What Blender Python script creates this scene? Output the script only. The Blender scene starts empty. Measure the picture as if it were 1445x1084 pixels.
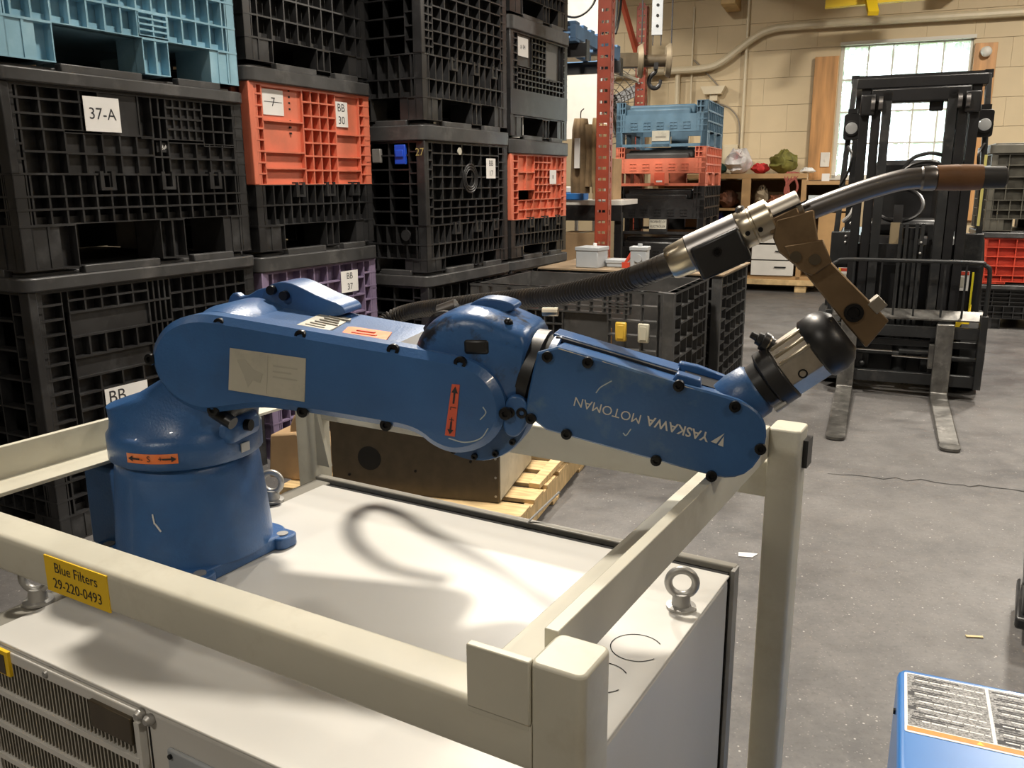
import bpy, math, random
from mathutils import Vector, Matrix
from math import sin, cos, pi, radians as R
random.seed(7)
S = bpy.context.scene
COL = S.collection
# ------------------------------------------------------------------ camera
cd = bpy.data.cameras.new('camera'); cam = bpy.data.objects.new('camera', cd); COL.objects.link(cam)
cd.sensor_fit = 'HORIZONTAL'; cd.sensor_width = 36.0; cd.lens = 1205.0 / 1445.0 * 36.0
cd.clip_start = 0.02; cd.clip_end = 200
CH = 1.40
_r = ((0.99997999, 0.00632676, 0.0), (-0.00145824, 0.23048347, -0.97307515), (-0.00615642, 0.97305567, 0.23048808))
cam.matrix_world = Matrix(((*_r[0], 0), (*_r[1], 0), (*_r[2], CH), (0, 0, 0, 1)))
S.camera = cam
# ------------------------------------------------------------------ world, view
wd = bpy.data.worlds.new('overcast_sky'); S.world = wd; wd.use_nodes = True
wd.node_tree.nodes['Background'].inputs[0].default_value = (0.80, 0.92, 1.0, 1)
wd.node_tree.nodes['Background'].inputs[1].default_value = 9.0
S.view_settings.view_transform = 'Standard'; S.view_settings.look = 'None'
S.view_settings.exposure = 0.0; S.view_settings.gamma = 1.0; S.view_settings.use_curve_mapping = False
# ceiling high-bay lamps: x, y, power, radius (each gets a lamp body below; the weak pair behind the camera is added fill)
LAMPS = [(-0.10, 3.35, 250, 0.16), (-2.6, -1.8, 80, 0.2), (2.9, -1.4, 80, 0.2), (3.3, 4.2, 120, 0.2), (-3.6, 1.6, 60, 0.2), (0.2, 7.2, 260, 0.2), (4.9, 7.2, 250, 0.2),
         (5.6, 2.6, 80, 0.2), (-1.2, 10.4, 150, 0.2)]
LAMP_Z = 4.3

# ------------------------------------------------------------------ helpers
MATS = {}
def mat(name, col, rough=0.5, metal=0.0, var=0.0, vscale=8.0, bump=0.0, bscale=60.0, dirt=None, dirt_amt=0.5, dscale=5.0, drange=(0.52, 0.78), emit=0.0, stretch=(1,1,1), coat=0.0):
    if name in MATS: return MATS[name]
    m = bpy.data.materials.new(name); m.use_nodes = True
    nt = m.node_tree; N = nt.nodes; L = nt.links; b = N['Principled BSDF']
    b.inputs['Base Color'].default_value = (*col, 1); b.inputs['Roughness'].default_value = rough; b.inputs['Metallic'].default_value = metal
    if coat: b.inputs['Coat Weight'].default_value = coat
    if emit:
        b.inputs['Emission Color'].default_value = (*col, 1); b.inputs['Emission Strength'].default_value = emit
    tc = N.new('ShaderNodeTexCoord'); mp = N.new('ShaderNodeMapping'); mp.inputs['Scale'].default_value = stretch
    L.new(tc.outputs['Object'], mp.inputs['Vector'])
    last = None
    if var:
        n = N.new('ShaderNodeTexNoise'); n.inputs['Scale'].default_value = vscale; n.inputs['Detail'].default_value = 6
        L.new(mp.outputs[0], n.inputs['Vector'])
        mr = N.new('ShaderNodeMapRange'); mr.inputs[1].default_value = 0.3; mr.inputs[2].default_value = 0.7
        mr.inputs[3].default_value = 1 - var; mr.inputs[4].default_value = 1 + var
        L.new(n.outputs['Fac'], mr.inputs[0])
        mx = N.new('ShaderNodeMix'); mx.data_type = 'RGBA'; mx.blend_type = 'MULTIPLY'; mx.inputs[0].default_value = 1
        mx.inputs[6].default_value = (*col, 1); L.new(mr.outputs[0], mx.inputs[7]); last = mx.outputs[2]
    if dirt:
        n = N.new('ShaderNodeTexNoise'); n.inputs['Scale'].default_value = dscale; n.inputs['Detail'].default_value = 9; n.inputs['Roughness'].default_value = 0.68
        L.new(mp.outputs[0], n.inputs['Vector'])
        mr = N.new('ShaderNodeMapRange'); mr.inputs[1].default_value = drange[0]; mr.inputs[2].default_value = drange[1]
        mr.inputs[3].default_value = 0; mr.inputs[4].default_value = dirt_amt
        L.new(n.outputs['Fac'], mr.inputs[0])
        mx = N.new('ShaderNodeMix'); mx.data_type = 'RGBA'; L.new(mr.outputs[0], mx.inputs[0])
        if last: L.new(last, mx.inputs[6])
        else: mx.inputs[6].default_value = (*col, 1)
        mx.inputs[7].default_value = (*dirt, 1); last = mx.outputs[2]
    if last: L.new(last, b.inputs['Base Color'])
    if bump:
        n = N.new('ShaderNodeTexNoise'); n.inputs['Scale'].default_value = bscale; n.inputs['Detail'].default_value = 4
        L.new(mp.outputs[0], n.inputs['Vector'])
        bp = N.new('ShaderNodeBump'); bp.inputs['Strength'].default_value = bump; bp.inputs['Distance'].default_value = 0.004
        L.new(n.outputs['Fac'], bp.inputs['Height']); L.new(bp.outputs[0], b.inputs['Normal'])
    MATS[name] = m; return m

class MB:
    def __init__(s): s.v = []; s.f = []
    def add(s, vs, fs):
        o = len(s.v); s.v += [tuple(p) for p in vs]; s.f += [tuple(i + o for i in q) for q in fs]; return s
    def box(s, x0, x1, y0, y1, z0, z1):
        if x0 > x1: x0, x1 = x1, x0
        if y0 > y1: y0, y1 = y1, y0
        if z0 > z1: z0, z1 = z1, z0
        return s.add([(x0,y0,z0),(x1,y0,z0),(x1,y1,z0),(x0,y1,z0),(x0,y0,z1),(x1,y0,z1),(x1,y1,z1),(x0,y1,z1)],
              [(3,2,1,0),(4,5,6,7),(0,1,5,4),(1,2,6,5),(2,3,7,6),(3,0,4,7)])
    def obox(s, c, ax, ay, az, h):
        c = Vector(c); ax, ay, az = Vector(ax).normalized()*h[0], Vector(ay).normalized()*h[1], Vector(az).normalized()*h[2]
        P = [c-ax-ay-az, c+ax-ay-az, c+ax+ay-az, c-ax+ay-az, c-ax-ay+az, c+ax-ay+az, c+ax+ay+az, c-ax+ay+az]
        fs = [(3,2,1,0),(4,5,6,7),(0,1,5,4),(1,2,6,5),(2,3,7,6),(3,0,4,7)]
        if ax.cross(ay).dot(az) < 0: fs = [q[::-1] for q in fs]
        return s.add(P, fs)
    def bar(s, p0, p1, w, t, up=(0,0,1)):
        p0, p1 = Vector(p0), Vector(p1); d = (p1-p0); up = Vector(up)
        sd = d.cross(up)
        if sd.length < 1e-6: sd = d.cross(Vector((1,0,0)))
        u2 = sd.cross(d)
        return s.obox((p0+p1)/2, d, sd, u2, (d.length/2, w/2, t/2))
    def ring(s, c, ax, r, n, ph=0.0):
        ax = Vector(ax).normalized(); t = Vector((0,0,1)) if abs(ax.z) < 0.9 else Vector((1,0,0))
        a = t.cross(ax).normalized(); b = ax.cross(a); c = Vector(c)
        return [c + a*(r*cos(2*pi*i/n+ph)) + b*(r*sin(2*pi*i/n+ph)) for i in range(n)]
    def cyl(s, p0, p1, r0, r1=None, n=16, caps=True, ph=0.0):
        r1 = r0 if r1 is None else r1; p0, p1 = Vector(p0), Vector(p1); ax = p1-p0
        A = s.ring(p0, ax, r0, n, ph); B = s.ring(p1, ax, r1, n, ph)
        fs = [(i, (i+1) % n, n+(i+1) % n, n+i) for i in range(n)]
        if caps: fs += [tuple(range(n))[::-1], tuple(range(n, 2*n))]
        return s.add(A+B, fs)
    def stack(s, p0, ax, prof, n=24, ph=0.0):
        p0 = Vector(p0); ax = Vector(ax).normalized(); vs = []
        for (t, r) in prof: vs += s.ring(p0 + ax*t, ax, max(r, 1e-4), n, ph)
        m = len(prof); fs = []
        for k in range(m-1): fs += [(k*n+i, k*n+(i+1) % n, (k+1)*n+(i+1) % n, (k+1)*n+i) for i in range(n)]
        fs += [tuple(range(n))[::-1], tuple(range((m-1)*n, m*n))]
        return s.add(vs, fs)
    def tube(s, pts, r, n=8, closed=False):
        pts = [Vector(p) for p in pts]; m = len(pts); rs = r if isinstance(r, (list, tuple)) else [r]*m
        tg = []
        for i in range(m):
            a = pts[(i-1) % m] if (closed or i) else pts[0]; b = pts[(i+1) % m] if (closed or i < m-1) else pts[-1]
            tg.append((b-a).normalized())
        t = Vector((0,0,1)) if abs(tg[0].z) < 0.9 else Vector((1,0,0))
        nrm = (t - tg[0]*t.dot(tg[0])).normalized(); vs = []
        for i in range(m):
            nrm = (nrm - tg[i]*nrm.dot(tg[i])).normalized(); bn = tg[i].cross(nrm)
            vs += [pts[i] + nrm*(rs[i]*cos(2*pi*k/n)) + bn*(rs[i]*sin(2*pi*k/n)) for k in range(n)]
        fs = []
        for i in range(m if closed else m-1):
            j = (i+1) % m
            fs += [(i*n+k, i*n+(k+1) % n, j*n+(k+1) % n, j*n+k) for k in range(n)]
        if not closed: fs += [tuple(range(n))[::-1], tuple(range((m-1)*n, m*n))]
        return s.add(vs, fs)
    def prism(s, out, lo, hi, plane='xz', ch=0.0):
        """outline in plane, extruded lo..hi along the third axis; ch chamfers the lo side"""
        n = len(out); area = sum(out[i][0]*out[(i+1) % n][1]-out[(i+1) % n][0]*out[i][1] for i in range(n))
        if area < 0: out = out[::-1]
        f = {'xz': lambda a, b, c: (a, c, b), 'xy': lambda a, b, c: (a, b, c), 'yz': lambda a, b, c: (c, a, b)}[plane]
        lay = [(out, lo), (out, hi)]
        if ch: lay = [(inset(out, ch), lo), (out, lo+ch*(1 if hi > lo else -1)), (out, hi)]
        vs = []
        for o_, c in lay: vs += [f(a, b, c) for a, b in o_]
        m = len(lay); fs = [tuple(range(n))[::-1], tuple(range((m-1)*n, m*n))]
        for k in range(m-1): fs += [(k*n+i, k*n+(i+1) % n, (k+1)*n+(i+1) % n, (k+1)*n+i) for i in range(n)]
        if (plane == 'xz') != (hi < lo): fs = [q[::-1] for q in fs]
        return s.add(vs, fs)
    def loft(s, secs):
        n = len(secs[0]); vs = [p for q in secs for p in q]; m = len(secs)
        fs = [tuple(range(n))[::-1], tuple(range((m-1)*n, m*n))]
        for k in range(m-1): fs += [(k*n+i, k*n+(i+1) % n, (k+1)*n+(i+1) % n, (k+1)*n+i) for i in range(n)]
        return s.add(vs, fs)
    def torus(s, c, ax, R_, r, n=28, k=12):
        return s.tube(s.ring(c, ax, R_, n), r, k, True)
    def sphere(s, c, r, n=16, m=10, sc=(1,1,1)):
        vs = []
        for j in range(1, m):
            t = pi*j/m; vs += [(c[0]+r*sc[0]*sin(t)*cos(2*pi*i/n), c[1]+r*sc[1]*sin(t)*sin(2*pi*i/n), c[2]-r*sc[2]*cos(t)) for i in range(n)]
        b = len(vs); vs += [(c[0], c[1], c[2]-r*sc[2]), (c[0], c[1], c[2]+r*sc[2])]
        fs = [(j*n+i, j*n+(i+1) % n, (j+1)*n+(i+1) % n, (j+1)*n+i) for j in range(m-2) for i in range(n)]
        fs += [(b, (i+1) % n, i) for i in range(n)] + [((m-2)*n+i, (m-2)*n+(i+1) % n, b+1) for i in range(n)]
        return s.add(vs, fs)
    def build(s, name, m, parent=None, org=None, bevel=0.0, smooth=35, seg=2):
        if XF[0]: s.v = [XF[0](*p) for p in s.v]
        if org is None: org = ORG.get(parent.name, (0,0,0)) if parent else (0,0,0)
        me = bpy.data.meshes.new(name); me.from_pydata([(a-org[0], b-org[1], c-org[2]) for a, b, c in s.v], [], s.f); me.update()
        if smooth:
            me.polygons.foreach_set('use_smooth', [True]*len(me.polygons)); me.set_sharp_from_angle(angle=R(smooth))
        me.materials.append(m)
        o = bpy.data.objects.new(name, me); COL.objects.link(o)
        if parent: o.parent = parent; ORG[o.name] = org
        if bevel:
            bm = o.modifiers.new('bevel', 'BEVEL'); bm.width = bevel; bm.segments = seg; bm.limit_method = 'ANGLE'; bm.angle_limit = R(40)
        return o
ORG = {}
XF = [None]                 # placement of the assembly being built (move, turn and size in its x-z plane)
def place(a0, a1, b0, b1, y0):
    k = complex(b1[0]-b0[0], b1[1]-b0[1])/complex(a1[0]-a0[0], a1[1]-a0[1])
    def f(x, y, z):
        q = k*complex(x-a0[0], z-a0[1]); return (b0[0]+q.real, y0+(y-y0)*abs(k), b0[1]+q.imag)
    return f
def inset(out, d):
    n = len(out); res = []
    for i in range(n):
        a, b, c = Vector(out[i-1]), Vector(out[i]), Vector(out[(i+1) % n])
        e1 = (b-a).normalized(); e2 = (c-b).normalized(); n1 = Vector((-e1.y, e1.x)); n2 = Vector((-e2.y, e2.x))
        k = n1+n2; k = k/max(k.dot(n1), 0.3) if k.length > 1e-6 else n1
        res.append(tuple(b + k*d))
    return res
def smooth_out(out, it=2):
    for _ in range(it):
        n = len(out); o2 = []
        for i in range(n):
            a, b = out[i], out[(i+1) % n]
            o2 += [(a[0]*.75+b[0]*.25, a[1]*.75+b[1]*.25), (a[0]*.25+b[0]*.75, a[1]*.25+b[1]*.75)]
        out = o2
    return out
def spline(pts, k=8):
    pts = [Vector(p) for p in pts]; P = [pts[0]*2-pts[1]] + pts + [pts[-1]*2-pts[-2]]; res = []
    for i in range(1, len(P)-2):
        for j in range(k):
            t = j/k; a, b, c, d = P[i-1], P[i], P[i+1], P[i+2]
            res.append(0.5*((2*b)+(c-a)*t+(2*a-5*b+4*c-d)*t*t+(-a+3*b-3*c+d)*t**3))
    return res + [pts[-1]]
def rrect(x0, x1, y0, y1, r, n=5):
    o = []
    for cx, cy, a in ((x1-r, y0+r, -90), (x1-r, y1-r, 0), (x0+r, y1-r, 90), (x0+r, y0+r, 180)):
        o += [(cx+r*cos(R(a+90*i/n)), cy+r*sin(R(a+90*i/n))) for i in range(n+1)]
    return o
def tag(o, label, cat, group=None):
    o['label'] = label; o['category'] = cat
    if group: o['group'] = group
    return o
def struct(o, label=None):
    o['kind'] = 'structure'
    if label: o['label'] = label
    return o
def thing(name, label, cat, loc=(0,0,0), yaw=0.0, group=None, org=(0,0,0)):
    """Empty at the base of a thing; yaw in degrees clockwise from above; org = its base point in the local frame used for its parts"""
    o = bpy.data.objects.new(name, None); COL.objects.link(o); o.empty_display_size = 0.1
    o.location = loc; o.rotation_euler = (0, 0, -R(yaw)); tag(o, label, cat, group); ORG[o.name] = org
    return o
def axes(yaw): t = R(yaw); return Vector((cos(t), -sin(t), 0)), Vector((sin(t), cos(t), 0))
def text(name, body, size, m, parent, loc, xdir, ydir, align='CENTER', bold=0.0, sx=1.0):
    """flat print: baseline along xdir, letter height along ydir (coordinates of the parent's frame)"""
    c = bpy.data.curves.new(name, 'FONT'); c.body = body; c.size = size; c.align_x = align; c.align_y = 'CENTER'; c.offset = bold; c.resolution_u = 3
    t = bpy.data.objects.new(name, c); COL.objects.link(t)
    dg = bpy.context.evaluated_depsgraph_get(); me = bpy.data.meshes.new_from_object(t.evaluated_get(dg)); me.name = name
    bpy.data.objects.remove(t); bpy.data.curves.remove(c)
    x = Vector(xdir).normalized(); y = Vector(ydir).normalized(); z = x.cross(y); org = Vector(ORG.get(parent.name, (0,0,0)))
    M = Matrix((( x.x*sx, y.x, z.x, 0), (x.y*sx, y.y, z.y, 0), (x.z*sx, y.z, z.z, 0), (0,0,0,1)))
    me.transform(Matrix.Translation(Vector(loc)) @ M)
    if XF[0]:
        for q in me.vertices: q.co = XF[0](*q.co)
    me.transform(Matrix.Translation(-org)); me.materials.clear(); me.materials.append(m)
    o = bpy.data.objects.new(name, me); COL.objects.link(o); o.parent = parent; return o
def link_copy(src, parent, loc=None, rot=None):
    c = src.copy(); COL.objects.link(c); c.parent = parent
    if loc is not None: c.location = loc
    if rot is not None: c.rotation_euler = rot
    return c

# ------------------------------------------------------------------ materials
BLACKP = mat('black_plastic', (0.022, 0.022, 0.023), 0.30, var=0.35, vscale=6, dirt=(0.095, 0.097, 0.10), dirt_amt=0.45, dscale=9)
LITP = mat('worn_lit_black_plastic', (0.050, 0.050, 0.050), 0.38, var=0.3, vscale=6, dirt=(0.17, 0.165, 0.16), dirt_amt=0.5, dscale=9)  # black crate plastic, colour raised to stand in for light on the open crates
LIDP = mat('lid_plastic', (0.045, 0.045, 0.046), 0.42, var=0.3, vscale=7, dirt=(0.17, 0.165, 0.16), dirt_amt=0.6, dscale=6)
ORANGEP = mat('orange_plastic', (0.62, 0.165, 0.095), 0.48, var=0.14, vscale=5, dirt=(0.34, 0.14, 0.09), dirt_amt=0.5, dscale=6)
REDP = mat('red_plastic', (0.55, 0.06, 0.03), 0.45, var=0.1)
BLUEP = mat('pale_blue_plastic', (0.23, 0.42, 0.53), 0.5, var=0.15, vscale=5, dirt=(0.45, 0.62, 0.70), dirt_amt=0.4)
PURPLEP = mat('purple_plastic', (0.20, 0.155, 0.25), 0.5, var=0.15, dirt=(0.35, 0.28, 0.4), dirt_amt=0.4)
PAPER = mat('white_paper', (0.72, 0.71, 0.69), 0.7, var=0.06)
INK = mat('black_ink', (0.02, 0.02, 0.025), 0.6)
ROBOT = mat('blue_robot_paint', (0.031, 0.105, 0.275), 0.36, var=0.16, vscale=9, bump=0.12, bscale=260, dirt=(0.035, 0.06, 0.11), dirt_amt=0.6, dscale=7, coat=0.12)
ROBOTW = mat('worn_blue_robot_paint', (0.031, 0.098, 0.245), 0.36, var=0.2, vscale=7, bump=0.1, bscale=220, dirt=(0.15, 0.21, 0.23), dirt_amt=0.7, dscale=6, drange=(0.54, 0.70))
BLACKM = mat('black_metal', (0.018, 0.018, 0.019), 0.4, 0.2, var=0.3)
BOLT = mat('black_oxide_bolt', (0.012, 0.012, 0.013), 0.35, 0.6)
ROBOTD = mat('grimy_blue_robot_paint', (0.031, 0.105, 0.275), 0.33, var=0.2, vscale=9, bump=0.15, bscale=120, dirt=(0.016, 0.014, 0.013), dirt_amt=0.95, dscale=13, drange=(0.50, 0.60))
STEEL = mat('bare_steel', (0.46, 0.42, 0.36), 0.42, 0.9, var=0.25, vscale=14, dirt=(0.20, 0.16, 0.12), dirt_amt=0.5, dscale=12)
DSTEEL = mat('dark_steel', (0.21, 0.20, 0.195), 0.36, 1.0, var=0.3, vscale=10)
BRASS = mat('brass_fitting', (0.60, 0.54, 0.43), 0.28, 1.0, var=0.2, vscale=18)
ZINC = mat('zinc_plated_steel', (0.42, 0.41, 0.39), 0.42, 0.55, var=0.2)
CREAM = mat('cream_painted_steel', (0.60, 0.575, 0.475), 0.45, var=0.10, vscale=5, dirt=(0.30, 0.24, 0.15), dirt_amt=0.5, dscale=6, bump=0.05)
CABW = mat('cabinet_grey_white', (0.62, 0.605, 0.565), 0.38, var=0.04, vscale=3, dirt=(0.5, 0.47, 0.42), dirt_amt=0.25, dscale=3)
SLATM = mat('louvre_slat_paint', (0.40, 0.375, 0.32), 0.5, var=0.1)
CABG = mat('cabinet_taupe_panel', (0.25, 0.235, 0.20), 0.45, var=0.08)
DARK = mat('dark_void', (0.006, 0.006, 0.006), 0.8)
YELLOWL = mat('yellow_label', (0.86, 0.55, 0.015), 0.45, var=0.05)
ORANGEL = mat('orange_label', (0.85, 0.20, 0.05), 0.5, var=0.12, dirt=(0.75, 0.5, 0.3), dirt_amt=0.6, dscale=20)
REDL = mat('red_label', (0.62, 0.10, 0.05), 0.5, var=0.1)
TAGM = mat('worn_metal_tag', (0.46, 0.44, 0.37), 0.5, 0.1, var=0.1, dirt=(0.25, 0.24, 0.2), dirt_amt=0.7, dscale=12)
WOOD = mat('pine_wood', (0.50, 0.30, 0.13), 0.6, var=0.3, vscale=5, stretch=(1, 1, 9))
PALW = mat('pallet_wood', (0.56, 0.40, 0.20), 0.7, var=0.3, vscale=10, stretch=(1, 6, 1))
SHELFW = mat('shelf_wood', (0.38, 0.23, 0.10), 0.55, var=0.15, vscale=6)
BROWNM = mat('brown_hammered_metal', (0.085, 0.066, 0.042), 0.4, 0.3, var=0.15, vscale=20)
RACKR = mat('rack_red_paint', (0.27, 0.045, 0.022), 0.45, var=0.2, dirt=(0.12, 0.05, 0.03), dirt_amt=0.5)
FLB = mat('forklift_black', (0.008, 0.008, 0.009), 0.36, 0.1, var=0.3, dirt=(0.03, 0.03, 0.028), dirt_amt=0.5, dscale=5)
FLG = mat('forklift_charcoal', (0.020, 0.021, 0.022), 0.4, 0.3, var=0.3, dirt=(0.14, 0.13, 0.12), dirt_amt=0.45, dscale=7)
FORKM = mat('worn_fork_steel', (0.16, 0.155, 0.145), 0.40, 0.8, var=0.4, vscale=12, dirt=(0.45, 0.43, 0.40), dirt_amt=0.8, dscale=14)
RUBBER = mat('tyre_rubber', (0.012, 0.012, 0.012), 0.75, bump=0.2)
CHROME = mat('chrome_rod', (0.75, 0.75, 0.75), 0.12, 1.0)
YEL = mat('yellow_paint', (0.80, 0.56, 0.02), 0.45)
WHITEM = mat('white_painted', (0.72, 0.70, 0.65), 0.5, var=0.05)
GREYBOX = mat('grey_electrical_box', (0.36, 0.38, 0.40), 0.45, var=0.08)
CARD = mat('cardboard', (0.43, 0.29, 0.16), 0.8, var=0.12)
BLUEW = mat('blue_machine_paint', (0.030, 0.165, 0.47), 0.32, var=0.06, coat=0.2)
COATM = mat('brown_coat_cloth', (0.17, 0.115, 0.06), 0.9, var=0.3)
NOZZ = mat('sooty_nozzle', (0.045, 0.043, 0.042), 0.55, 0.2, var=0.3)
HOSE = mat('black_corrugated_hose', (0.045, 0.039, 0.034), 0.33, var=0.2, dirt=(0.13, 0.09, 0.06), dirt_amt=0.5, dscale=14)
WRAP = mat('copper_brown_wrap', (0.20, 0.095, 0.04), 0.5, 0.1, var=0.25, vscale=20)
RUSTY = mat('brown_bracket_steel', (0.22, 0.15, 0.085), 0.42, 0.7, var=0.25, vscale=14, dirt=(0.09, 0.055, 0.03), dirt_amt=0.7, dscale=16)
OUT={'cover': [(-0.4246, 1.2192), (-0.3905, 1.2173), (-0.2642, 1.2019), (-0.1335, 1.1866), (-0.0286, 1.174), (0.0023, 1.1603), (0.0214, 1.1394), (0.0308, 1.1112), (0.0267, 1.0847), (0.0108, 1.06), (-0.0163, 1.044), (-0.0467, 1.0387), (-0.074, 1.0477), (-0.094, 1.0634), (-0.1176, 1.0698), (-0.1437, 1.072), (-0.2073, 1.0779), (-0.2726, 1.0839), (-0.3397, 1.087), (-0.3984, 1.0758), (-0.4283, 1.0718), (-0.4573, 1.0785), (-0.4855, 1.0951), (-0.5033, 1.1188), (-0.5107, 1.1472), (-0.5055, 1.1706), (-0.487, 1.1954), (-0.4591, 1.2119)], 'fore': [(0.0757, 1.198), (0.1664, 1.1762), (0.2516, 1.1531), (0.3039, 1.1424), (0.3358, 1.1335), (0.3551, 1.1193), (0.3639, 1.0991), (0.3606, 1.0695), (0.3451, 1.0431), (0.3223, 1.0327), (0.296, 1.0352), (0.178, 1.0602), (0.0527, 1.0871), (0.0625, 1.1437)], 'elbow': [(-0.1132, 1.1634), (-0.1036, 1.1983), (-0.0777, 1.2222), (-0.0433, 1.2351), (-0.0078, 1.2342), (0.0271, 1.2218), (0.0587, 1.2074), (0.0538, 1.171), (0.0437, 1.1106), (0.0354, 1.0714), (-0.01, 1.0662), (-0.0618, 1.1044)], 'platem': [(-0.3719, 1.1733), (-0.2539, 1.1635), (-0.2603, 1.1012), (-0.3799, 1.1118)], 'laxis': [(-0.0413, 1.1388), (-0.0304, 1.1385), (-0.0389, 1.0663), (-0.053, 1.0673)], 'cbolts': [(-0.3893, 1.2062), (-0.2626, 1.194), (-0.1256, 1.1802), (-0.0307, 1.1673), (0.0307, 1.1015), (-0.2669, 1.0853), (-0.1404, 1.0743), (-0.4123, 1.0782), (-0.5105, 1.1493)], 'rbolts': [(-0.0936, 1.0411), (-0.0603, 1.0312), (-0.0074, 1.0435), (0.0163, 1.0776), (0.0303, 1.0915), (-0.0801, 1.0359), (0.007, 1.0547)], 'fbolts': [(0.0861, 1.1798), (0.139, 1.1749), (0.2543, 1.1505), (0.3234, 1.1282), (0.0643, 1.0956), (0.1122, 1.0775), (0.2294, 1.0507), (0.2995, 1.0355), (0.3568, 1.0757)], 'neck': [(0.3875, 1.3602), (0.4265, 1.376), (0.4645, 1.3898), (0.4982, 1.3993), (0.5244, 1.4015), (0.5356, 1.4014), (0.5762, 1.4003), (0.6004, 1.3986)]}

# ------------------------------------------------------------------ room shell
WYAW = 21.5; WU, WV = axes(WYAW); W0 = Vector((3.463, 11.574, 0))
def W(a, b, z): p = W0 + WU*a + WV*b; return (p.x, p.y, z)
def wall_slab(name, a0, a1, b0, b1, z0, z1, m):
    mb = MB(); mb.obox(W((a0+a1)/2, (b0+b1)/2, (z0+z1)/2), WU, WV, (0,0,1), ((a1-a0)/2, abs(b1-b0)/2, (z1-z0)/2)); return mb.build(name, m, smooth=0)
# floor: dark worn concrete with speckle and blotches
fm = bpy.data.materials.new('worn_concrete'); fm.use_nodes = True
nt = fm.node_tree; N = nt.nodes; L = nt.links; b = N['Principled BSDF']; tc = N.new('ShaderNodeTexCoord')
def noise(sc, det=6, rough=0.6):
    n = N.new('ShaderNodeTexNoise'); n.inputs['Scale'].default_value = sc; n.inputs['Detail'].default_value = det; n.inputs['Roughness'].default_value = rough
    L.new(tc.outputs['Object'], n.inputs['Vector']); return n.outputs['Fac']
def ramp(f, a, bb, lo, hi):
    mr = N.new('ShaderNodeMapRange'); mr.inputs[1].default_value = a; mr.inputs[2].default_value = bb; mr.inputs[3].default_value = lo; mr.inputs[4].default_value = hi
    L.new(f, mr.inputs[0]); return mr.outputs[0]
def mixc(f, a, c, mode='MIX'):
    mx = N.new('ShaderNodeMix'); mx.data_type = 'RGBA'; mx.blend_type = mode
    if isinstance(f, float): mx.inputs[0].default_value = f
    else: L.new(f, mx.inputs[0])
    for k, q in ((6, a), (7, c)):
        if isinstance(q, tuple): mx.inputs[k].default_value = (*q, 1)
        else: L.new(q, mx.inputs[k])
    return mx.outputs[2]
c1 = mixc(ramp(noise(0.9, 8, 0.65), 0.35, 0.65, 0, 1), (0.062, 0.060, 0.061), (0.128, 0.122, 0.118))
c2 = mixc(ramp(noise(6, 10, 0.75), 0.40, 0.72, 0, 0.75), c1, (0.17, 0.161, 0.155))
c3 = mixc(ramp(noise(60, 4, 0.7), 0.52, 0.72, 0, 0.55), c2, (0.055, 0.052, 0.052))
vo = N.new('ShaderNodeTexVoronoi'); vo.inputs['Scale'].default_value = 26; L.new(tc.outputs['Object'], vo.inputs['Vector'])
c4 = mixc(ramp(vo.outputs['Distance'], 0.06, 0.10, 0.75, 0), c3, (0.46, 0.44, 0.41))
vo2 = N.new('ShaderNodeTexVoronoi'); vo2.inputs['Scale'].default_value = 70; L.new(tc.outputs['Object'], vo2.inputs['Vector'])
c5 = mixc(ramp(vo2.outputs['Distance'], 0.12, 0.2, 0.35, 0), c4, (0.32, 0.30, 0.28))
L.new(c5, b.inputs['Base Color']); L.new(ramp(noise(4), 0.3, 0.7, 0.38, 0.62), b.inputs['Roughness'])
bp = N.new('ShaderNodeBump'); bp.inputs['Strength'].default_value = 0.25; bp.inputs['Distance'].default_value = 0.003; L.new(noise(45, 5), bp.inputs['Height']); L.new(bp.outputs[0], b.inputs['Normal'])
fl = wall_slab('floor', -9, 9, -18, 0.3, -0.1, 0, fm); struct(fl, 'dark worn speckled concrete floor')
# floor cracks, recessed joints as thin dark inlays
CRACK = mat('crack_dirt', (0.022, 0.021, 0.02), 0.9)
def crack(pts, w):
    mb = MB(); vs = []; n = len(pts)
    for i, p in enumerate(pts):
        d = Vector(pts[min(i+1, n-1)]) - Vector(pts[max(i-1, 0)]); nn = Vector((-d.y, d.x)).normalized()*w*(0.4+random.random())
        vs += [(p[0]-nn.x, p[1]-nn.y, 0.0012), (p[0]+nn.x, p[1]+nn.y, 0.0012)]
    mb.add(vs, [(2*i, 2*i+2, 2*i+3, 2*i+1) for i in range(n-1)])
    mb.build('crack', CRACK, fl, org=(0,0,0), smooth=0)
def jag(a, c, k, amp): return [(a[0]+(c[0]-a[0])*i/k+random.uniform(-amp, amp), a[1]+(c[1]-a[1])*i/k+random.uniform(-amp, amp)) for i in range(k+1)]
crack(jag((1.55, 3.98), (2.35, 3.72), 16, 0.025), 0.005)
crack(jag((2.5, 3.66), (3.9, 3.3), 20, 0.03), 0.004)
crack(jag((1.05, 6.25), (1.75, 6.05), 10, 0.02), 0.006)
crack(jag((2.55, 3.65), (2.6, 2.9), 8, 0.01), 0.003)
PLAST = mat('wall_paint_cream', (0.62, 0.505, 0.325), 0.6, var=0.05, vscale=2, dirt=(0.42, 0.33, 0.2), dirt_amt=0.35, dscale=1.5)
MORT = mat('painted_mortar', (0.57, 0.475, 0.32), 0.65)
ZT = 4.6
wa0, wa1, wz0, wz1 = 0.715, 2.19, 1.42, 3.04       # window opening
mb = MB()
def wb(mb, a0, a1, b0, b1, z0, z1): mb.obox(W((a0+a1)/2, (b0+b1)/2, (z0+z1)/2), WU, WV, (0,0,1), (abs(a1-a0)/2, abs(b1-b0)/2, abs(z1-z0)/2)); return mb
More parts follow.
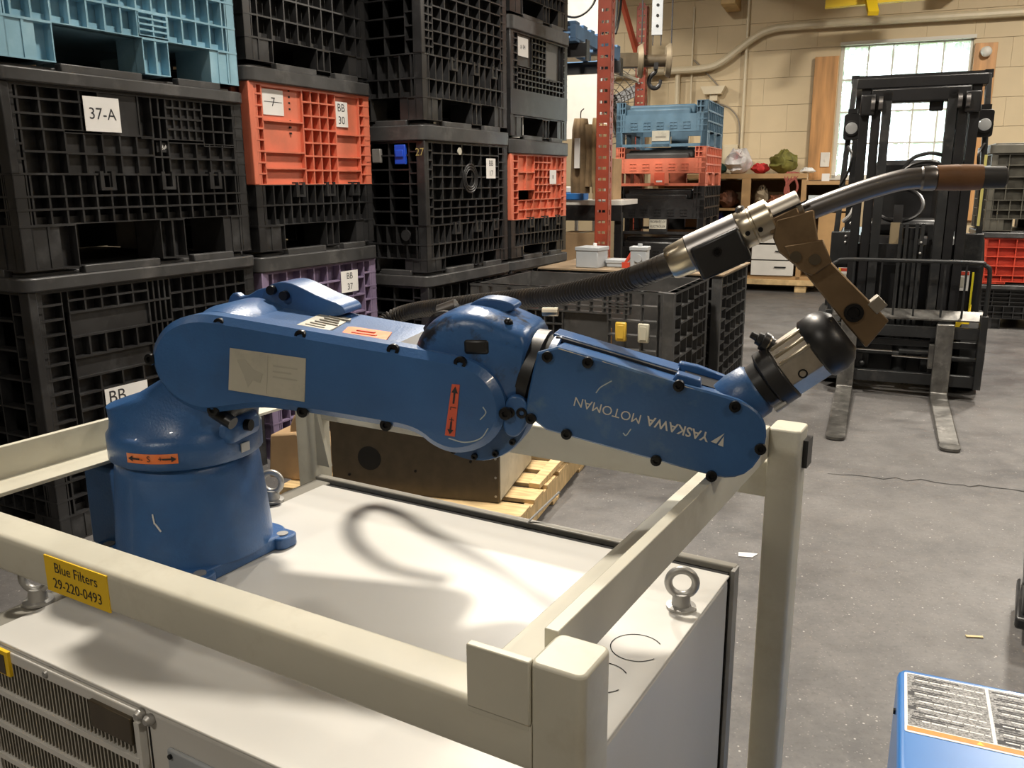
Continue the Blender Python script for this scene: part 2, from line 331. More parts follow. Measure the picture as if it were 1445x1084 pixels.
wb(mb, -9, wa0, 0.02, 0.25, 0, ZT); wb(mb, wa1, 9, 0.02, 0.25, 0, ZT); wb(mb, wa0, wa1, 0.02, 0.25, 0, wz0); wb(mb, wa0, wa1, 0.02, 0.25, wz1, ZT)
wall_back = struct(mb.build('wall_back', MORT, smooth=0), 'cream painted block wall with the window')
# painted concrete blocks, each an object; only where the photograph sees the wall
bw, bh = 0.62, 0.335; bmesh_cache = {}
def block(a0, a1, z0, z1):
    key = (round(a1-a0, 3), round(z1-z0, 3))
    if key not in bmesh_cache:
        m_ = MB(); w_, h_ = key; m_.box(0.0, w_-0.002, 0, 0.03, 0.0022, h_-0.0022)
        o = m_.build('block', PLAST, None, smooth=0); bmesh_cache[key] = o.data; bm = o
    else:
        bm = bpy.data.objects.new('block', bmesh_cache[key]); COL.objects.link(bm)
    bm.parent = wall_back; p = W(a0, random.uniform(-0.0025, 0.0015), z0); bm.location = p; bm.rotation_euler = (0, 0, -R(WYAW))
row = 0; z = 0.0
while z < 3.95:
    a = -3.6 - (bw/2 if row % 2 else 0)
    while a < 4.2:
        a1 = a+bw; z1 = z+bh
        if a1 > wa0-.002 and a < wa1+.002 and z1 > wz0+.002 and z < wz1-.002:
            # split around the window opening
            if a < wa0-0.03: block(a, wa0, z, z1)
            if a1 > wa1+0.03: block(wa1, a1, z, z1)
            if max(a, wa0) < min(a1, wa1)-.03:
                if z < wz0-0.03: block(max(a, wa0), min(a1, wa1), z, wz0)
                if z1 > wz1+0.03: block(max(a, wa0), min(a1, wa1), wz1, z1)
        else: block(a, a1, z, z1)
        a = a1
    z += bh; row += 1
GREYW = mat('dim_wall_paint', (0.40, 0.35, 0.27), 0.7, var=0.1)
o = wall_slab('wall_left', -9.1, -9, -18, 0.3, 0, ZT, GREYW); struct(o)
o = wall_slab('wall_right', 9, 9.1, -18, 0.3, 0, ZT, GREYW); struct(o)
o = wall_slab('wall_front', -9, 9, -18.1, -18, 0, ZT, GREYW); struct(o)
CEILM = mat('ceiling_boards', (0.36, 0.28, 0.18), 0.7, var=0.2)
ceiling = wall_slab('ceiling', -9, 9, -18, 0.3, ZT, ZT+0.1, CEILM); struct(ceiling)
JOIST = mat('joist_wood', (0.52, 0.36, 0.16), 0.6, var=0.2, vscale=6)
for a in (-5.2, -2.9, -0.62, 1.9, 4.4):
    mb = MB(); wb(mb, a-0.11, a+0.11, -14, 0.0, 3.92, 4.58); j = mb.build('ceiling_beam', JOIST, ceiling, org=(0,0,0), smooth=0)
    mb = MB(); mb.obox(W(a, -0.28, 3.72), WU, WV, (0,0,1), (0.09, 0.28, 0.21)); mb.build('beam_bracket', JOIST, j, org=(0,0,0), bevel=0.01)
# window: frame, muntins, panes
win = bpy.data.objects.new('window_1', None); COL.objects.link(win); win['kind'] = 'structure'; win['label'] = 'tall steel sash window with many panes in the block wall'
WFR = mat('window_frame_paint', (0.62, 0.60, 0.54), 0.5)
gm = bpy.data.materials.new('hazed_window_glass'); gm.use_nodes = True; gn = gm.node_tree; gn.nodes.clear()
go = gn.nodes.new('ShaderNodeOutputMaterial'); gt = gn.nodes.new('ShaderNodeBsdfTransparent'); gg = gn.nodes.new('ShaderNodeBsdfGlossy'); gg.inputs['Roughness'].default_value = 0.05
gx = gn.nodes.new('ShaderNodeMixShader'); gx.inputs[0].default_value = 0.06; gd = gn.nodes.new('ShaderNodeBsdfTranslucent'); gd.inputs[0].default_value = (0.9, 0.93, 0.93, 1)
gx2 = gn.nodes.new('ShaderNodeMixShader'); gx2.inputs[0].default_value = 0.30  # translucent share puts the bleached haze of the bright outdoors into the panes
gn.links.new(gt.outputs[0], gx2.inputs[1]); gn.links.new(gd.outputs[0], gx2.inputs[2]); gn.links.new(gx2.outputs[0], gx.inputs[1]); gn.links.new(gg.outputs[0], gx.inputs[2]); gn.links.new(gx.outputs[0], go.inputs[0])
mb = MB()
for (a0, a1, z0, z1) in ((wa0, wa0+.045, wz0, wz1), (wa1-.03, wa1, wz0, wz1), (wa0, wa1, wz0, wz0+.04), (wa0, wa1, wz1-.035, wz1)): wb(mb, a0, a1, 0.03, 0.13, z0, z1)
mb.build('window_frame', WFR, win, smooth=0)
mb = MB(); wb(mb, wa0-0.01, wa1+0.02, -0.05, 0.02, wz1-0.02, wz1+0.02); mb.build('window_head_trim', WFR, win, smooth=0)
mb = MB(); wb(mb, wa0-.02, wa1+.02, -0.06, 0.04, wz0-.05, wz0); mb.build('window_sill', WFR, win, smooth=0)
na, nz = 5, 4
da = (wa1-.03-wa0-.045)/na; dz = (wz1-wz0-.075)/nz
for i in range(1, na):
    mb = MB(); x = wa0+.045+da*i; wb(mb, x-.009, x+.009, 0.05, 0.09, wz0+.04, wz1-.035); mb.build('muntin', WFR, win, smooth=0)
for k in range(1, nz):
    mb = MB(); zz = wz0+.04+dz*k; wb(mb, wa0+.045, wa1-.03, 0.05, 0.09, zz-.009, zz+.009); mb.build('muntin', WFR, win, smooth=0)
for i in range(na):
    for k in range(nz):
        mb = MB(); x = wa0+.045+da*i; zz = wz0+.04+dz*k; wb(mb, x+.008, x+da-.008, 0.068, 0.072, zz+.008, zz+dz-.008); mb.build('pane', gm, win, smooth=0)
# boards either side of the window
BOARD = mat('pine_board', (0.52, 0.27, 0.10), 0.5, var=0.3, vscale=3, stretch=(5, 5, 0.5))
mb = MB(); wb(mb, 0.42, 0.70, -0.06, -0.015, 0.9, 2.90); tag(mb.build('pine_board', BOARD, bevel=0.004), 'tall orange pine board fixed to wall beside the window, with a light switch', 'board')
mb = MB(); wb(mb, 2.20, 2.44, -0.06, -0.015, 0.9, 2.955); tag(mb.build('pine_board', BOARD, bevel=0.004), 'pine board on wall at the window side holding a white sensor', 'board')
sw = thing('light_switch', 'small cream switch plate on the orange pine board', 'switch'); mb = MB(); wb(mb, 0.57, 0.68, -0.075, -0.06, 1.56, 1.74); mb.build('plate', WHITEM, sw, bevel=0.004)
mb = MB(); wb(mb, 0.615, 0.635, -0.085, -0.07, 1.63, 1.67); mb.build('toggle', WHITEM, sw)
sn = thing('wall_sensor', 'white round motion sensor on the pine board', 'sensor'); mb = MB(); mb.cyl(W(2.31, -0.06, 2.86), W(2.31, -0.10, 2.86), 0.05); mb.build('mount', WHITEM, sn)
mb = MB(); mb.sphere(W(2.32, -0.12, 2.85), 0.06); mb.build('head', WHITEM, sn)
# conduit along the wall
PIPE = mat('painted_conduit', (0.64, 0.56, 0.40), 0.45, var=0.05)
pp = spline([W(-2.6, -0.1, 2.80), W(-1.4, -0.1, 2.82), W(-0.95, -0.1, 2.83), W(-0.72, -0.1, 2.90), W(-0.35, -0.1, 3.16), W(-0.13, -0.1, 3.25), W(0.15, -0.1, 3.27), W(1.2, -0.1, 3.27), W(2.6, -0.1, 3.26), W(4.5, -0.1, 3.26)], 6)
tag(MB().tube(pp, 0.048, 10).build('wall_conduit', PIPE), 'thick cream conduit bending upward along the block wall', 'pipe')
def vp(a, z0, z1, r, label): tag(MB().tube([W(a, -r-.02, z0), W(a, -r-.02, z1)], r, 8).build('wall_pipe', PIPE), label, 'pipe')
vp(-0.43, 1.5, 3.9, 0.022, 'thin vertical cream pipe crossing the bend of the thick conduit')
vp(-1.30, 1.3, 2.78, 0.035, 'vertical cream pipe dropping from the thick conduit behind the hook')
vp(-1.12, 1.3, 3.6, 0.014, 'very thin vertical conduit beside the hoist hook')
vp(-1.75, 1.3, 3.6, 0.03, 'vertical pipe on the wall behind the red rack post')
bx = thing('junction_box', 'cream wedge-shaped fixture on wall above the stacked crates', 'wall fixture')
mb = MB(); mb.prism([(0, 0), (0.22, 0), (0.27, 0.10), (-0.05, 0.10)], 0, 0.14, 'xz'); o = mb.build('housing', PIPE, bx, org=(0,0,0)); o.location = W(-0.93, -0.16, 2.50); o.rotation_euler = (0, 0, -R(WYAW))
mb = MB(); wb(mb, -0.86, -0.76, -0.12, -0.01, 2.42, 2.50); mb.build('bracket', PIPE, bx)
for (a0, a1, z0, z1, lb) in ((-0.85, -0.72, 1.68, 1.86, 'small grey electrical box low on the block wall'), (-0.66, -0.47, 1.45, 1.86, 'larger cream breaker box with wires above, on the block wall')):
    e = thing('breaker_box', lb, 'electrical box'); mb = MB(); wb(mb, a0, a1, -0.10, -0.003, z0, z1); mb.build('body', PIPE, e, bevel=0.006)
    mb = MB(); wb(mb, a0+.02, a1-.02, -0.108, -0.10, z0+.02, z1-.02); mb.build('cover', PIPE, e, bevel=0.003)
CABLE = mat('grey_cable', (0.25, 0.22, 0.18), 0.6)
for k, pts in enumerate(([(-0.78, 2.42), (-0.74, 2.1), (-0.70, 1.5)], [(-0.78, 2.40), (-0.60, 2.32), (-0.48, 2.15), (-0.46, 1.86)], [(-1.1, 2.95), (-0.9, 2.75), (-0.76, 2.6)])):
    tag(MB().tube(spline([W(a, -0.03, z) for a, z in pts], 6), 0.010, 6).build('wall_cable', CABLE), ['thin dark cable hanging straight down from the wall fixture', 'thin cable curving from the wall fixture to the breaker box', 'thin cable slanting down to the wall fixture'][k], 'cable')
# yellow crane rail near the ceiling
cr = thing('crane_rail', 'bright yellow steel crane rail high under the ceiling', 'rail')
mb = MB(); mb.bar(W(0.53, -0.9, 3.33), W(1.62, -0.9, 3.35), 0.10, 0.03); mb.bar(W(0.53, -0.9, 3.38), W(1.62, -0.9, 3.40), 0.03, 0.10); mb.build('beam', YEL, cr)
mb = MB(); mb.bar(W(0.97, -0.85, 3.52), W(1.05, -1.25, 3.17), 0.11, 0.05); mb.build('strut', YEL, cr)
mb = MB(); mb.bar(W(1.5, -0.9, 3.36), W(1.5, -0.9, 4.6), 0.05, 0.05); mb.build('hanger', YEL, cr)
# lamps
LAMPM = mat('lamp_reflector', (0.6, 0.6, 0.6), 0.3, 0.8); GLOW = mat('lamp_diffuser', (1.0, 0.93, 0.80), emit=6.0)
for i, (x, y, pw, rad) in enumerate(LAMPS):
    la = thing('high_bay_or_fill_lamp', 'round high-bay or added fill lamp hanging from the ceiling', 'lamp', (x, y, LAMP_Z), 0, 'high-bay ceiling lamps')
    MB().stack((0,0,0.0), (0,0,1), [(0.0, 0.24), (0.02, 0.25), (0.16, 0.12), (0.22, 0.10), (0.24, 0.03), (ZT-LAMP_Z, 0.012)], 20).build('reflector', LAMPM, la)
    MB().cyl((0,0,-0.005), (0,0,0.0), 0.2, n=20).build('diffuser', GLOW, la)
    ld = bpy.data.lights.new('lamp_light', 'AREA'); ld.shape = 'DISK'; ld.size = rad*2; ld.energy = pw; ld.color = (1.0, 0.92, 0.80)
    lo = bpy.data.objects.new('lamp_light', ld); COL.objects.link(lo); lo.parent = la; lo.location = (0, 0, -0.02)
# outside the window: yard and trees
GRASS = mat('yard_grass', (0.12, 0.18, 0.06), 0.9, var=0.3)
o = wall_slab('ground_outside', -14, 18, 0.3, 30, -0.15, -0.05, GRASS); struct(o)
LEAF = mat('tree_leaf', (0.20, 0.27, 0.15), 0.6, var=0.3, vscale=2); BARK = mat('tree_bark', (0.10, 0.08, 0.06), 0.9)
for k, (a, bb, h, lb) in enumerate(((-0.2, 8, 5.5, 'leafy tree outside the window, nearest the orange pine board'), (2.9, 9, 6.5, 'broad leafy tree outside behind the window centre'), (6.4, 8.5, 5.0, 'rounder leafy tree outside toward the sensor board'))):
    t = thing('tree', lb, 'tree', W(a, bb, -0.06), 0, 'trees outside the window')
    MB().tube([(0,0,0), (0.05,0,1.2), (0,0.05,2.4)], [0.16, 0.13, 0.08], 8).build('trunk', BARK, t)
    mb = MB(); rr = random.Random(k)
    for _ in range(1700):
        d = Vector((rr.gauss(0,1), rr.gauss(0,1), rr.gauss(0,1))).normalized()*(0.5+0.5*rr.random())
        p = Vector((d.x*1.45, d.y*1.4, h*0.55+d.z*h*0.42)); n_ = Vector((rr.gauss(0,1), rr.gauss(0,1), rr.gauss(0,1))).normalized(); q = n_.orthogonal().normalized(); s_ = n_.cross(q)
        l_, w_ = 0.15, 0.07; mb.add([p-q*l_, p+s_*w_, p+q*l_, p-s_*w_], [(0,1,2,3)])
    cr_ = mb.build('crown', LEAF, t, smooth=0)

# ------------------------------------------------------------------ robot cell: local frame u (along the front rail), v (away), z up
RY = 30.32; RU, RV = axes(RY); RO = Vector((-0.40058, 1.67520, 0))
def rw(u_, v_, z_): p = RO + RU*u_ + RV*v_; return (p.x, p.y, z_)
def cell(name, label, cat, org): return thing(name, label, cat, rw(*org), RY, None, org)
ZC = 0.81
# ---- controller cabinet
cab = cell('controller_cabinet', 'grey-white robot controller cabinet with vent grille, standing inside the cream frame', 'cabinet', (0.44, -0.35, 0))
mb = MB(); mb.box(0.045, 0.868, -0.70, -0.035, 0.03, ZC-0.004); mb.build('body', CABW, cab, bevel=0.006)
mb = MB(); mb.box(0.043, 0.869, -0.702, -0.034, ZC-0.0035, ZC); mb.build('top_panel', CABW, cab, bevel=0.0015)
mb = MB(); mb.box(0.0, 0.872, -0.012, 0.006, 0.05, ZC+0.004); mb.build('back_panel', CABG, cab, bevel=0.003)
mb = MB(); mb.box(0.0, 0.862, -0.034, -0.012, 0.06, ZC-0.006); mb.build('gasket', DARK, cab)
mb = MB(); mb.box(0.0, 0.043, -0.70, -0.012, 0.05, ZC-0.002); mb.build('side_panel', CABG, cab, bevel=0.003)
mb = MB(); mb.box(0.868, 0.874, -0.025, 0.0, 0.05, ZC+0.003); mb.build('edge_strip', ZINC, cab)
# knock-out discs on the top
for (u_, v_) in ((0.824, -0.300), (0.812, -0.385)):
    mb = MB()
    k = 40; ro, ri = 0.034, 0.0325
    for a0, a1 in ((0.12, 0.93),):
        for i in range(k):
            t0 = 2*pi*(a0+(a1-a0)*i/k); t1 = 2*pi*(a0+(a1-a0)*(i+1)/k)
            mb.add([(u_+r*cos(t), v_+r*sin(t), ZC+0.0004) for r, t in ((ri, t0), (ro, t0), (ro, t1), (ri, t1))], [(0,1,2,3)])
    mb.build('knockout_groove', DARK, cab, smooth=0)
def eyebolt(u_, v_, ang):
    mb = MB(); mb.stack((u_, v_, ZC), (0,0,1), [(0, 0.021), (0.004, 0.021), (0.005, 0.0135), (0.016, 0.0125), (0.022, 0.0105)], 20)
    e = mb.build('eye_bolt', ZINC, cab)
    mb = MB(); mb.torus((u_, v_, ZC+0.0385), (sin(ang), cos(ang), 0), 0.0190, 0.0058, 32, 12); mb.build('ring', ZINC, e, org=cab_org)
cab_org = ORG[cab.name]
eyebolt(0.838, -0.168, R(-20)); eyebolt(0.022, -0.15, R(-25)); eyebolt(0.023, -0.612, R(-30))
# front face: louvre grille, label plates, screws
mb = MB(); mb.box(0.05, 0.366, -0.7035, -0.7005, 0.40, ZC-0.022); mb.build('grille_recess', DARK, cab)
sl = None
for i in range(42):
    x = 0.053+i*0.0075
    if sl is None:
        sl = MB().box(x, x+0.0024, -0.707, -0.7005, 0.40, ZC-0.02).build('slat', SLATM, cab, smooth=0)
    else:
        link_copy(sl, cab, loc=(i*0.0075, 0, 0))
for zz in (ZC-0.072, ZC-0.125, ZC-0.178):
    MB().box(0.05, 0.368, -0.711, -0.7005, zz-0.004, zz+0.004).build('grille_bar', CABW, cab, smooth=0)
MB().box(0.045, 0.053, -0.71, -0.7, 0.40, ZC-0.02).build('grille_frame', CABW, cab); MB().box(0.365, 0.374, -0.71, -0.7, 0.40, ZC-0.02).build('grille_frame', CABW, cab)
MB().box(0.045, 0.374, -0.7075, -0.7, ZC-0.022, ZC-0.006).build('grille_header', CABW, cab, bevel=0.002)
MB().box(0.284, 0.362, -0.7125, -0.7065, ZC-0.052, ZC-0.016).build('name_plate', BROWNM, cab, bevel=0.001)
ol = MB().box(0.080, 0.114, -0.7115, -0.7065, ZC-0.040, ZC-0.004).build('warning_tag', YELLOWL, cab, bevel=0.0005)
MB().box(0.080, 0.106, -0.7122, -0.7115, ZC-0.038, ZC-0.010).build('print', BROWNM, ol)
for (u_, zz) in ((0.191, ZC-0.013), (0.386, ZC-0.014), (0.370, ZC-0.012)):
    MB().stack((u_, -0.7, zz), (0,-1,0), [(0, 0.007), (0.006, 0.007), (0.010, 0.004)], 12).build('screw', ZINC, cab)
MB().box(0.379, 0.381, -0.7012, -0.6998, 0.1, ZC-0.01).build('seam', DARK, cab)
cp = MB().box(0.415, 0.50, -0.706, -0.70, 0.60, ZC-0.040).build('connector_plate', GREYBOX, cab, bevel=0.002)
for (u_, zz) in ((0.422, ZC-0.047), (0.493, ZC-0.047)): MB().cyl((u_, -0.706, zz), (u_, -0.709, zz), 0.003, n=8).build('rivet', BOLT, cp)
MB().cyl((0.457, -0.706, ZC-0.068), (0.457, -0.72, ZC-0.068), 0.018, n=20).build('connector', ZINC, cp)
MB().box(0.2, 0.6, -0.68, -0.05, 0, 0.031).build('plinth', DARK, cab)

# ---- cream steel frame
fr = cell('steel_frame', 'cream painted welded steel stand frame around the cabinet, with a yellow label', 'frame', (0.41, -0.30, 0))
ZT2 = 1.02
def post(u0, v0, w=0.05, d=0.055):
    o = MB().prism(rrect(u0, u0+w, v0, v0+d, 0.008), 0, ZT2, 'xy').build('post', CREAM, fr, bevel=0.003); return o
post(0.887, -0.70); post(0.887, 0.075, d=0.06); post(-0.125, 0.065, d=0.06); post(-0.125, -0.70)
MB().prism(rrect(-0.70, -0.648, 0.915, 0.967, 0.008), -0.10, 0.89, 'yz').build('front_rail', CREAM, fr)
MB().prism(rrect(0.085, 0.13, 0.90, 0.962, 0.006), -0.08, 0.89, 'yz').build('rear_rail', CREAM, fr)
def angle(name, u0, thick, sgn, zb, zt_):
    a = u0; out = [(a, zb), (a+sgn*0.07, zb), (a+sgn*0.07, zb+0.006), (a+sgn*thick, zb+0.006), (a+sgn*thick, zt_), (a, zt_)]
    return MB().prism(out, -0.65, 0.08, 'xz').build(name, CREAM, fr, bevel=0.001)
angle('side_rail', 0.889, 0.014, -1, 0.970, 1.023); angle('side_rail', -0.090, 0.010, 1, 0.966, 1.020)
MB().box(0.828, 0.889, -0.7025, -0.694, 0.962, 1.021).build('corner_plate', CREAM, fr, bevel=0.0012)
MB().box(0.828, 0.887, -0.7005, -0.699, 0.956, 0.964).build('weld_bead', CREAM, fr)
MB().prism([(-0.075, 0.80), (-0.04, 0.80), (-0.075, 0.95)], 0.075, 0.085, 'xz').build('gusset', CREAM, fr)
MB().box(0.936, 0.945, 0.10, 0.135, 0.955, 1.0).build('edge_bumper', BLACKM, fr)
lab = MB().box(0.213, 0.334, -0.7012, -0.6995, 0.9165, 0.963).build('yellow_label', YELLOWL, fr, smooth=0)
text('print', 'Blue Filters', 0.0185, INK, lab, (0.274, -0.7016, 0.950), (1,0,0), (0,0,1)); text('print', '29-220-0493', 0.0185, INK, lab, (0.274, -0.7016, 0.929), (1,0,0), (0,0,1))


# ---- robot: bolted square on the cabinet, swivelled by 15 degrees less; local frame: x along the arm, y away
bx_, by_ = -0.521, 1.311
rb = thing('robot_arm', 'blue six-axis industrial robot arm folded low above the cabinet', 'robot arm', (bx_, by_, ZC), 15, None, (bx_, by_, ZC))
AX, AY = axes(15)
def wl(x, y, z): d = Vector((x-bx_, y-by_, 0)); return (bx_+d.dot(AX), by_+d.dot(AY), z)     # world -> robot frame
def lw(x, y, z): d = AX*(x-bx_)+AY*(y-by_); return (bx_+d.x, by_+d.y, z)
def uvmap(mb): mb.v = [wl(*rw(*p)) for p in mb.v]; return mb
bu, bv = 0.080, -0.375
sw2 = lambda rx, ry, cx, cy, z, p=2.6, n=40: [(cx+rx*abs(cos(2*pi*i/n))**(2/p)*(1 if cos(2*pi*i/n) >= 0 else -1), cy+ry*abs(sin(2*pi*i/n))**(2/p)*(1 if sin(2*pi*i/n) >= 0 else -1), z) for i in range(n)]
ZS = ZC+0.175
MB().loft([sw2(0.122, 0.122, bx_, by_, ZC+0.02, 2.0), sw2(0.120, 0.120, bx_, by_, ZC+0.05, 2.0), sw2(0.111, 0.111, bx_, by_, ZC+0.155, 2.0), sw2(0.109, 0.109, bx_, by_, ZC+0.168, 2.0), sw2(0.104, 0.104, bx_, by_, ZS, 2.0)]).build('base', ROBOT, rb, smooth=50)
uvmap(MB().prism(rrect(bu-0.10, bu+0.112, bv-0.112, bv+0.112, 0.04), ZC, ZC+0.022, 'xy')).build('base_plate', ROBOT, rb, bevel=0.003)
for (a, c) in ((1, 1), (1, -1), (-1, 1), (-1, -1)):
    x, y = bu+a*0.104, bv+c*0.085
    lg = uvmap(MB().prism(rrect(x-0.03, x+0.022, y-0.022, y+0.022, 0.015), ZC, ZC+0.020, 'xy')).build('mounting_lug', ROBOT, rb, bevel=0.003)
    uvmap(MB().stack((x+0.004*a, y, ZC+0.02), (0,0,1), [(0, 0.0095), (0.002, 0.0095), (0.0021, 0.006)], 14)).build('bolt_washer', ZINC, lg)
uvmap(MB().prism([(bu-0.170, ZC+0.004), (bu-0.02, ZC+0.004), (bu-0.02, ZC+0.142), (bu-0.160, ZC+0.148), (bu-0.170, ZC+0.140)], bv-0.075, bv+0.085, 'xz')).build('connector_housing', ROBOT, rb, bevel=0.006)
MB().loft([sw2(0.112, 0.112, bx_, by_, ZS+0.001, 2), sw2(0.1165, 0.1165, bx_, by_, ZS+0.004, 2), sw2(0.117, 0.117, bx_, by_, ZS+0.040, 2), sw2(0.113, 0.110, bx_, by_, ZS+0.047, 2), sw2(0.113, 0.092, bx_+0.001, by_, ZS+0.058, 2.4),
           sw2(0.112, 0.086, bx_+0.002, by_, ZS+0.080, 3), sw2(0.090, 0.084, bx_+0.030, by_+0.01, ZS+0.097, 3.4), sw2(0.066, 0.084, bx_+0.057, by_+0.015, ZS+0.125, 3.6), sw2(0.060, 0.082, bx_+0.062, by_+0.018, ZS+0.16, 3.6)]).build('swivel_housing', ROBOT, rb, smooth=60)
MB().box(bx_+0.055, bx_+0.122, by_-0.055, by_+0.03, ZS+0.030, ZS+0.072).build('motor_bracket', ROBOT, rb, bevel=0.014)
MB().box(bx_+0.05, bx_+0.125, by_-0.060, by_+0.05, ZS+0.070, ZS+0.112).build('cable_cover', BLACKM, rb, bevel=0.014)
MB().cyl((bx_+0.095, by_-0.06, ZS+0.085), (bx_+0.130, by_-0.065, ZS+0.070), 0.010, n=12).build('connector', BLACKM, rb)
MB().cyl((bx_+0.122, by_-0.02, ZS+0.055), (bx_+0.131, by_-0.02, ZS+0.055), 0.009, n=12).build('stop_bolt', BOLT, rb)
def ring_label(name, th0, th1, r, z0, z1, m, par, k=10):
    mb = MB(); vs = []
    for i in range(k+1):
        t = th0+(th1-th0)*i/k; vs += [(bx_+r*cos(t), by_+r*sin(t), z0), (bx_+r*cos(t), by_+r*sin(t), z1)]
    mb.add(vs, [(2*i, 2*i+2, 2*i+3, 2*i+1) for i in range(k)]); return mb.build(name, m, par)
thc = R(-80); ta, tb = thc-0.34, thc+0.34; ZL = ZS+0.022
sl_ = ring_label('axis_label', ta, tb, 0.1178, ZL-0.0075, ZL+0.0075, ORANGEL, rb)
def arrow2(name, par, m, P, ex, ey, ln, hw, nrm):
    """flat arrow centred on P pointing along ex"""
    P, ex, ey, nrm = Vector(P), Vector(ex).normalized(), Vector(ey).normalized(), Vector(nrm)*0.0005
    q = lambda a, c: tuple(P+ex*a+ey*c+nrm)
    mb = MB(); mb.add([q(-ln/2, -hw*.28), q(ln*.15, -hw*.28), q(ln*.15, hw*.28), q(-ln/2, hw*.28)], [(0,1,2,3)]); mb.add([q(ln*.12, -hw), q(ln/2, 0), q(ln*.12, hw)], [(0,1,2)])
    return mb.build(name, m, par, smooth=0)
def on_ring(t, z): return Vector((bx_+0.1184*cos(t), by_+0.1184*sin(t), z)), Vector((-sin(t), cos(t), 0)), Vector((cos(t), sin(t), 0))
p, ex, nn = on_ring(ta+0.12, ZL); arrow2('print_arrow', sl_, INK, p, -ex, (0,0,1), 0.020, 0.0045, nn)
p, ex, nn = on_ring(tb-0.10, ZL); arrow2('print_arrow', sl_, INK, p, ex, (0,0,1), 0.020, 0.0045, nn)
for t_, ch_ in ((thc-0.02, 'S'), (tb-0.21, '+'), (ta+0.23, '-')):
    p, ex, nn = on_ring(t_, ZL); text('print', ch_, 0.013, INK, sl_, p+nn*0.0006, ex, (0,0,1))
p, ex, nn = on_ring(R(-9), ZL-0.003); MB().obox(p, ex, nn, (0,0,1), (0.009, 0.001, 0.007)).build('small_tag', PAPER, rb)
for (a0, z0, a1, z1) in ((-0.508, 0.110, -0.505, 0.095), (-0.505, 0.095, -0.495, 0.084)):
    P0 = Vector((a0, by_-0.1150, ZC+z0)); P1 = Vector((a1, by_-0.1165, ZC+z1)); MB().bar(P0, P1, 0.0016, 0.0020).build('scratch', PAPER, rb)
# lower arm between shoulder pivot and elbow pivot
YF, YB = 1.226, 1.450
cov = smooth_out(OUT['cover'], 2)
MB().prism(cov, YF, YF+0.034, 'xz', ch=0.010).build('lower_arm_cover', ROBOT, rb, smooth=32)
L0, L1 = Vector((-0.429, 1.1464)), Vector((-0.0258, 1.1073)); LD = (L1-L0).normalized(); LN = Vector((-LD.y, LD.x))
lp = lambda s, n: tuple(L0+LD*s+LN*n)
arm_out = smooth_out([lp(0, 0.070), lp(0.2, 0.058), lp(0.33, 0.058), lp(0.36, 0.0), lp(0.33, -0.045), lp(0.2, -0.045), lp(0.09, -0.050), lp(0.0, -0.068), lp(-0.05, -0.055), lp(-0.068, 0.0), lp(-0.05, 0.052)], 2)
MB().prism(arm_out, YF+0.034, YB, 'xz').build('lower_arm', ROBOT, rb, bevel=0.008, smooth=40)
MB().stack((L0.x, YB, L0.y), (0,1,0), [(0, 0.064), (0.02, 0.064), (0.028, 0.056), (0.04, 0.054)], 32).build('shoulder_motor_cap', ROBOT, rb)
lt = lambda s: (L0+LD*s+LN*(0.0728-0.06*min(s, 0.2))).y          # height of the arm's top face at s
LX = lambda s: (L0+LD*s+LN*(0.0728-0.06*min(s, 0.2))).x
# raised collar over the shoulder, bolted bracket and ear
col_s = [[(L0.x+0.01+r*cos(R(a)), y, L0.y+0.0+r*sin(R(a))) for a, r in [(15+i*7, rr) for i in range(23)] + [(169-i*7, 0.05) for i in range(23)]] for y, rr in ((YF+0.045, 0.071), (YF+0.075, 0.078), (YB-0.075, 0.078), (YB-0.05, 0.071))]
MB().loft(col_s).build('shoulder_collar', ROBOT, rb, smooth=50)
br = MB().prism(smooth_out([(-0.420, 1.195), (-0.414, 1.228), (-0.396, 1.246), (-0.365, 1.250), (-0.334, 1.237), (-0.31, 1.226), (-0.27, 1.214), (-0.27, 1.195), (-0.42, 1.190)], 2), 1.385, 1.448, 'xz').build('cable_bracket', ROBOT, rb, bevel=0.002)
for (x, z_) in ((-0.392, 1.236), (-0.370, 1.228)):
    MB().stack((x, 1.385, z_), (0,-1,0), [(0, 0.0075), (0.009, 0.0075), (0.0091, 0.004)], 12).build('bolt', BOLT, br)
MB().prism(smooth_out([(-0.512, 1.175), (-0.500, 1.215), (-0.487, 1.226), (-0.472, 1.215), (-0.435, 1.235), (-0.405, 1.232), (-0.40, 1.19)], 1), 1.425, 1.440, 'xz').build('flange_ear', ROBOT, rb, bevel=0.002)
def top_plate(name, s0, s1, y0, y1, th, m, sk=0.0):
    P = []
    for (s, y, dx) in ((s0, y0, 0), (s1, y0, 0), (s1, y1, sk), (s0, y1, sk)): P.append(Vector((LX(s)+dx, y, lt(s)-0.001)))
    n_ = Vector((LN.x, 0, LN.y))*th
    return MB().add([tuple(q) for q in P]+[tuple(q+n_) for q in P], [(3,2,1,0), (4,5,6,7), (0,1,5,4), (1,2,6,5), (2,3,7,6), (3,0,4,7)]).build(name, m, rb, smooth=0)
pl = top_plate('rating_plate', 0.128, 0.178, 1.268, 1.400, 0.0022, TAGM, -0.02)
for k in range(7):
    o = top_plate('print', 0.132, 0.168-0.006*(k % 3), 1.282+k*0.015, 1.286+k*0.015, 0.0026, CABG); o.parent = pl
o = top_plate('orange_warning_label', 0.198, 0.268, 1.272, 1.352, 0.0020, ORANGEL, -0.022)
for k in range(3): q = top_plate('print', 0.202, 0.250-0.010*k, 1.287+k*0.018, 1.293+k*0.018, 0.0023, REDL); q.parent = o
top_plate('recess_pad', 0.285, 0.335, 1.285, 1.43, 0.0016, BLACKM)
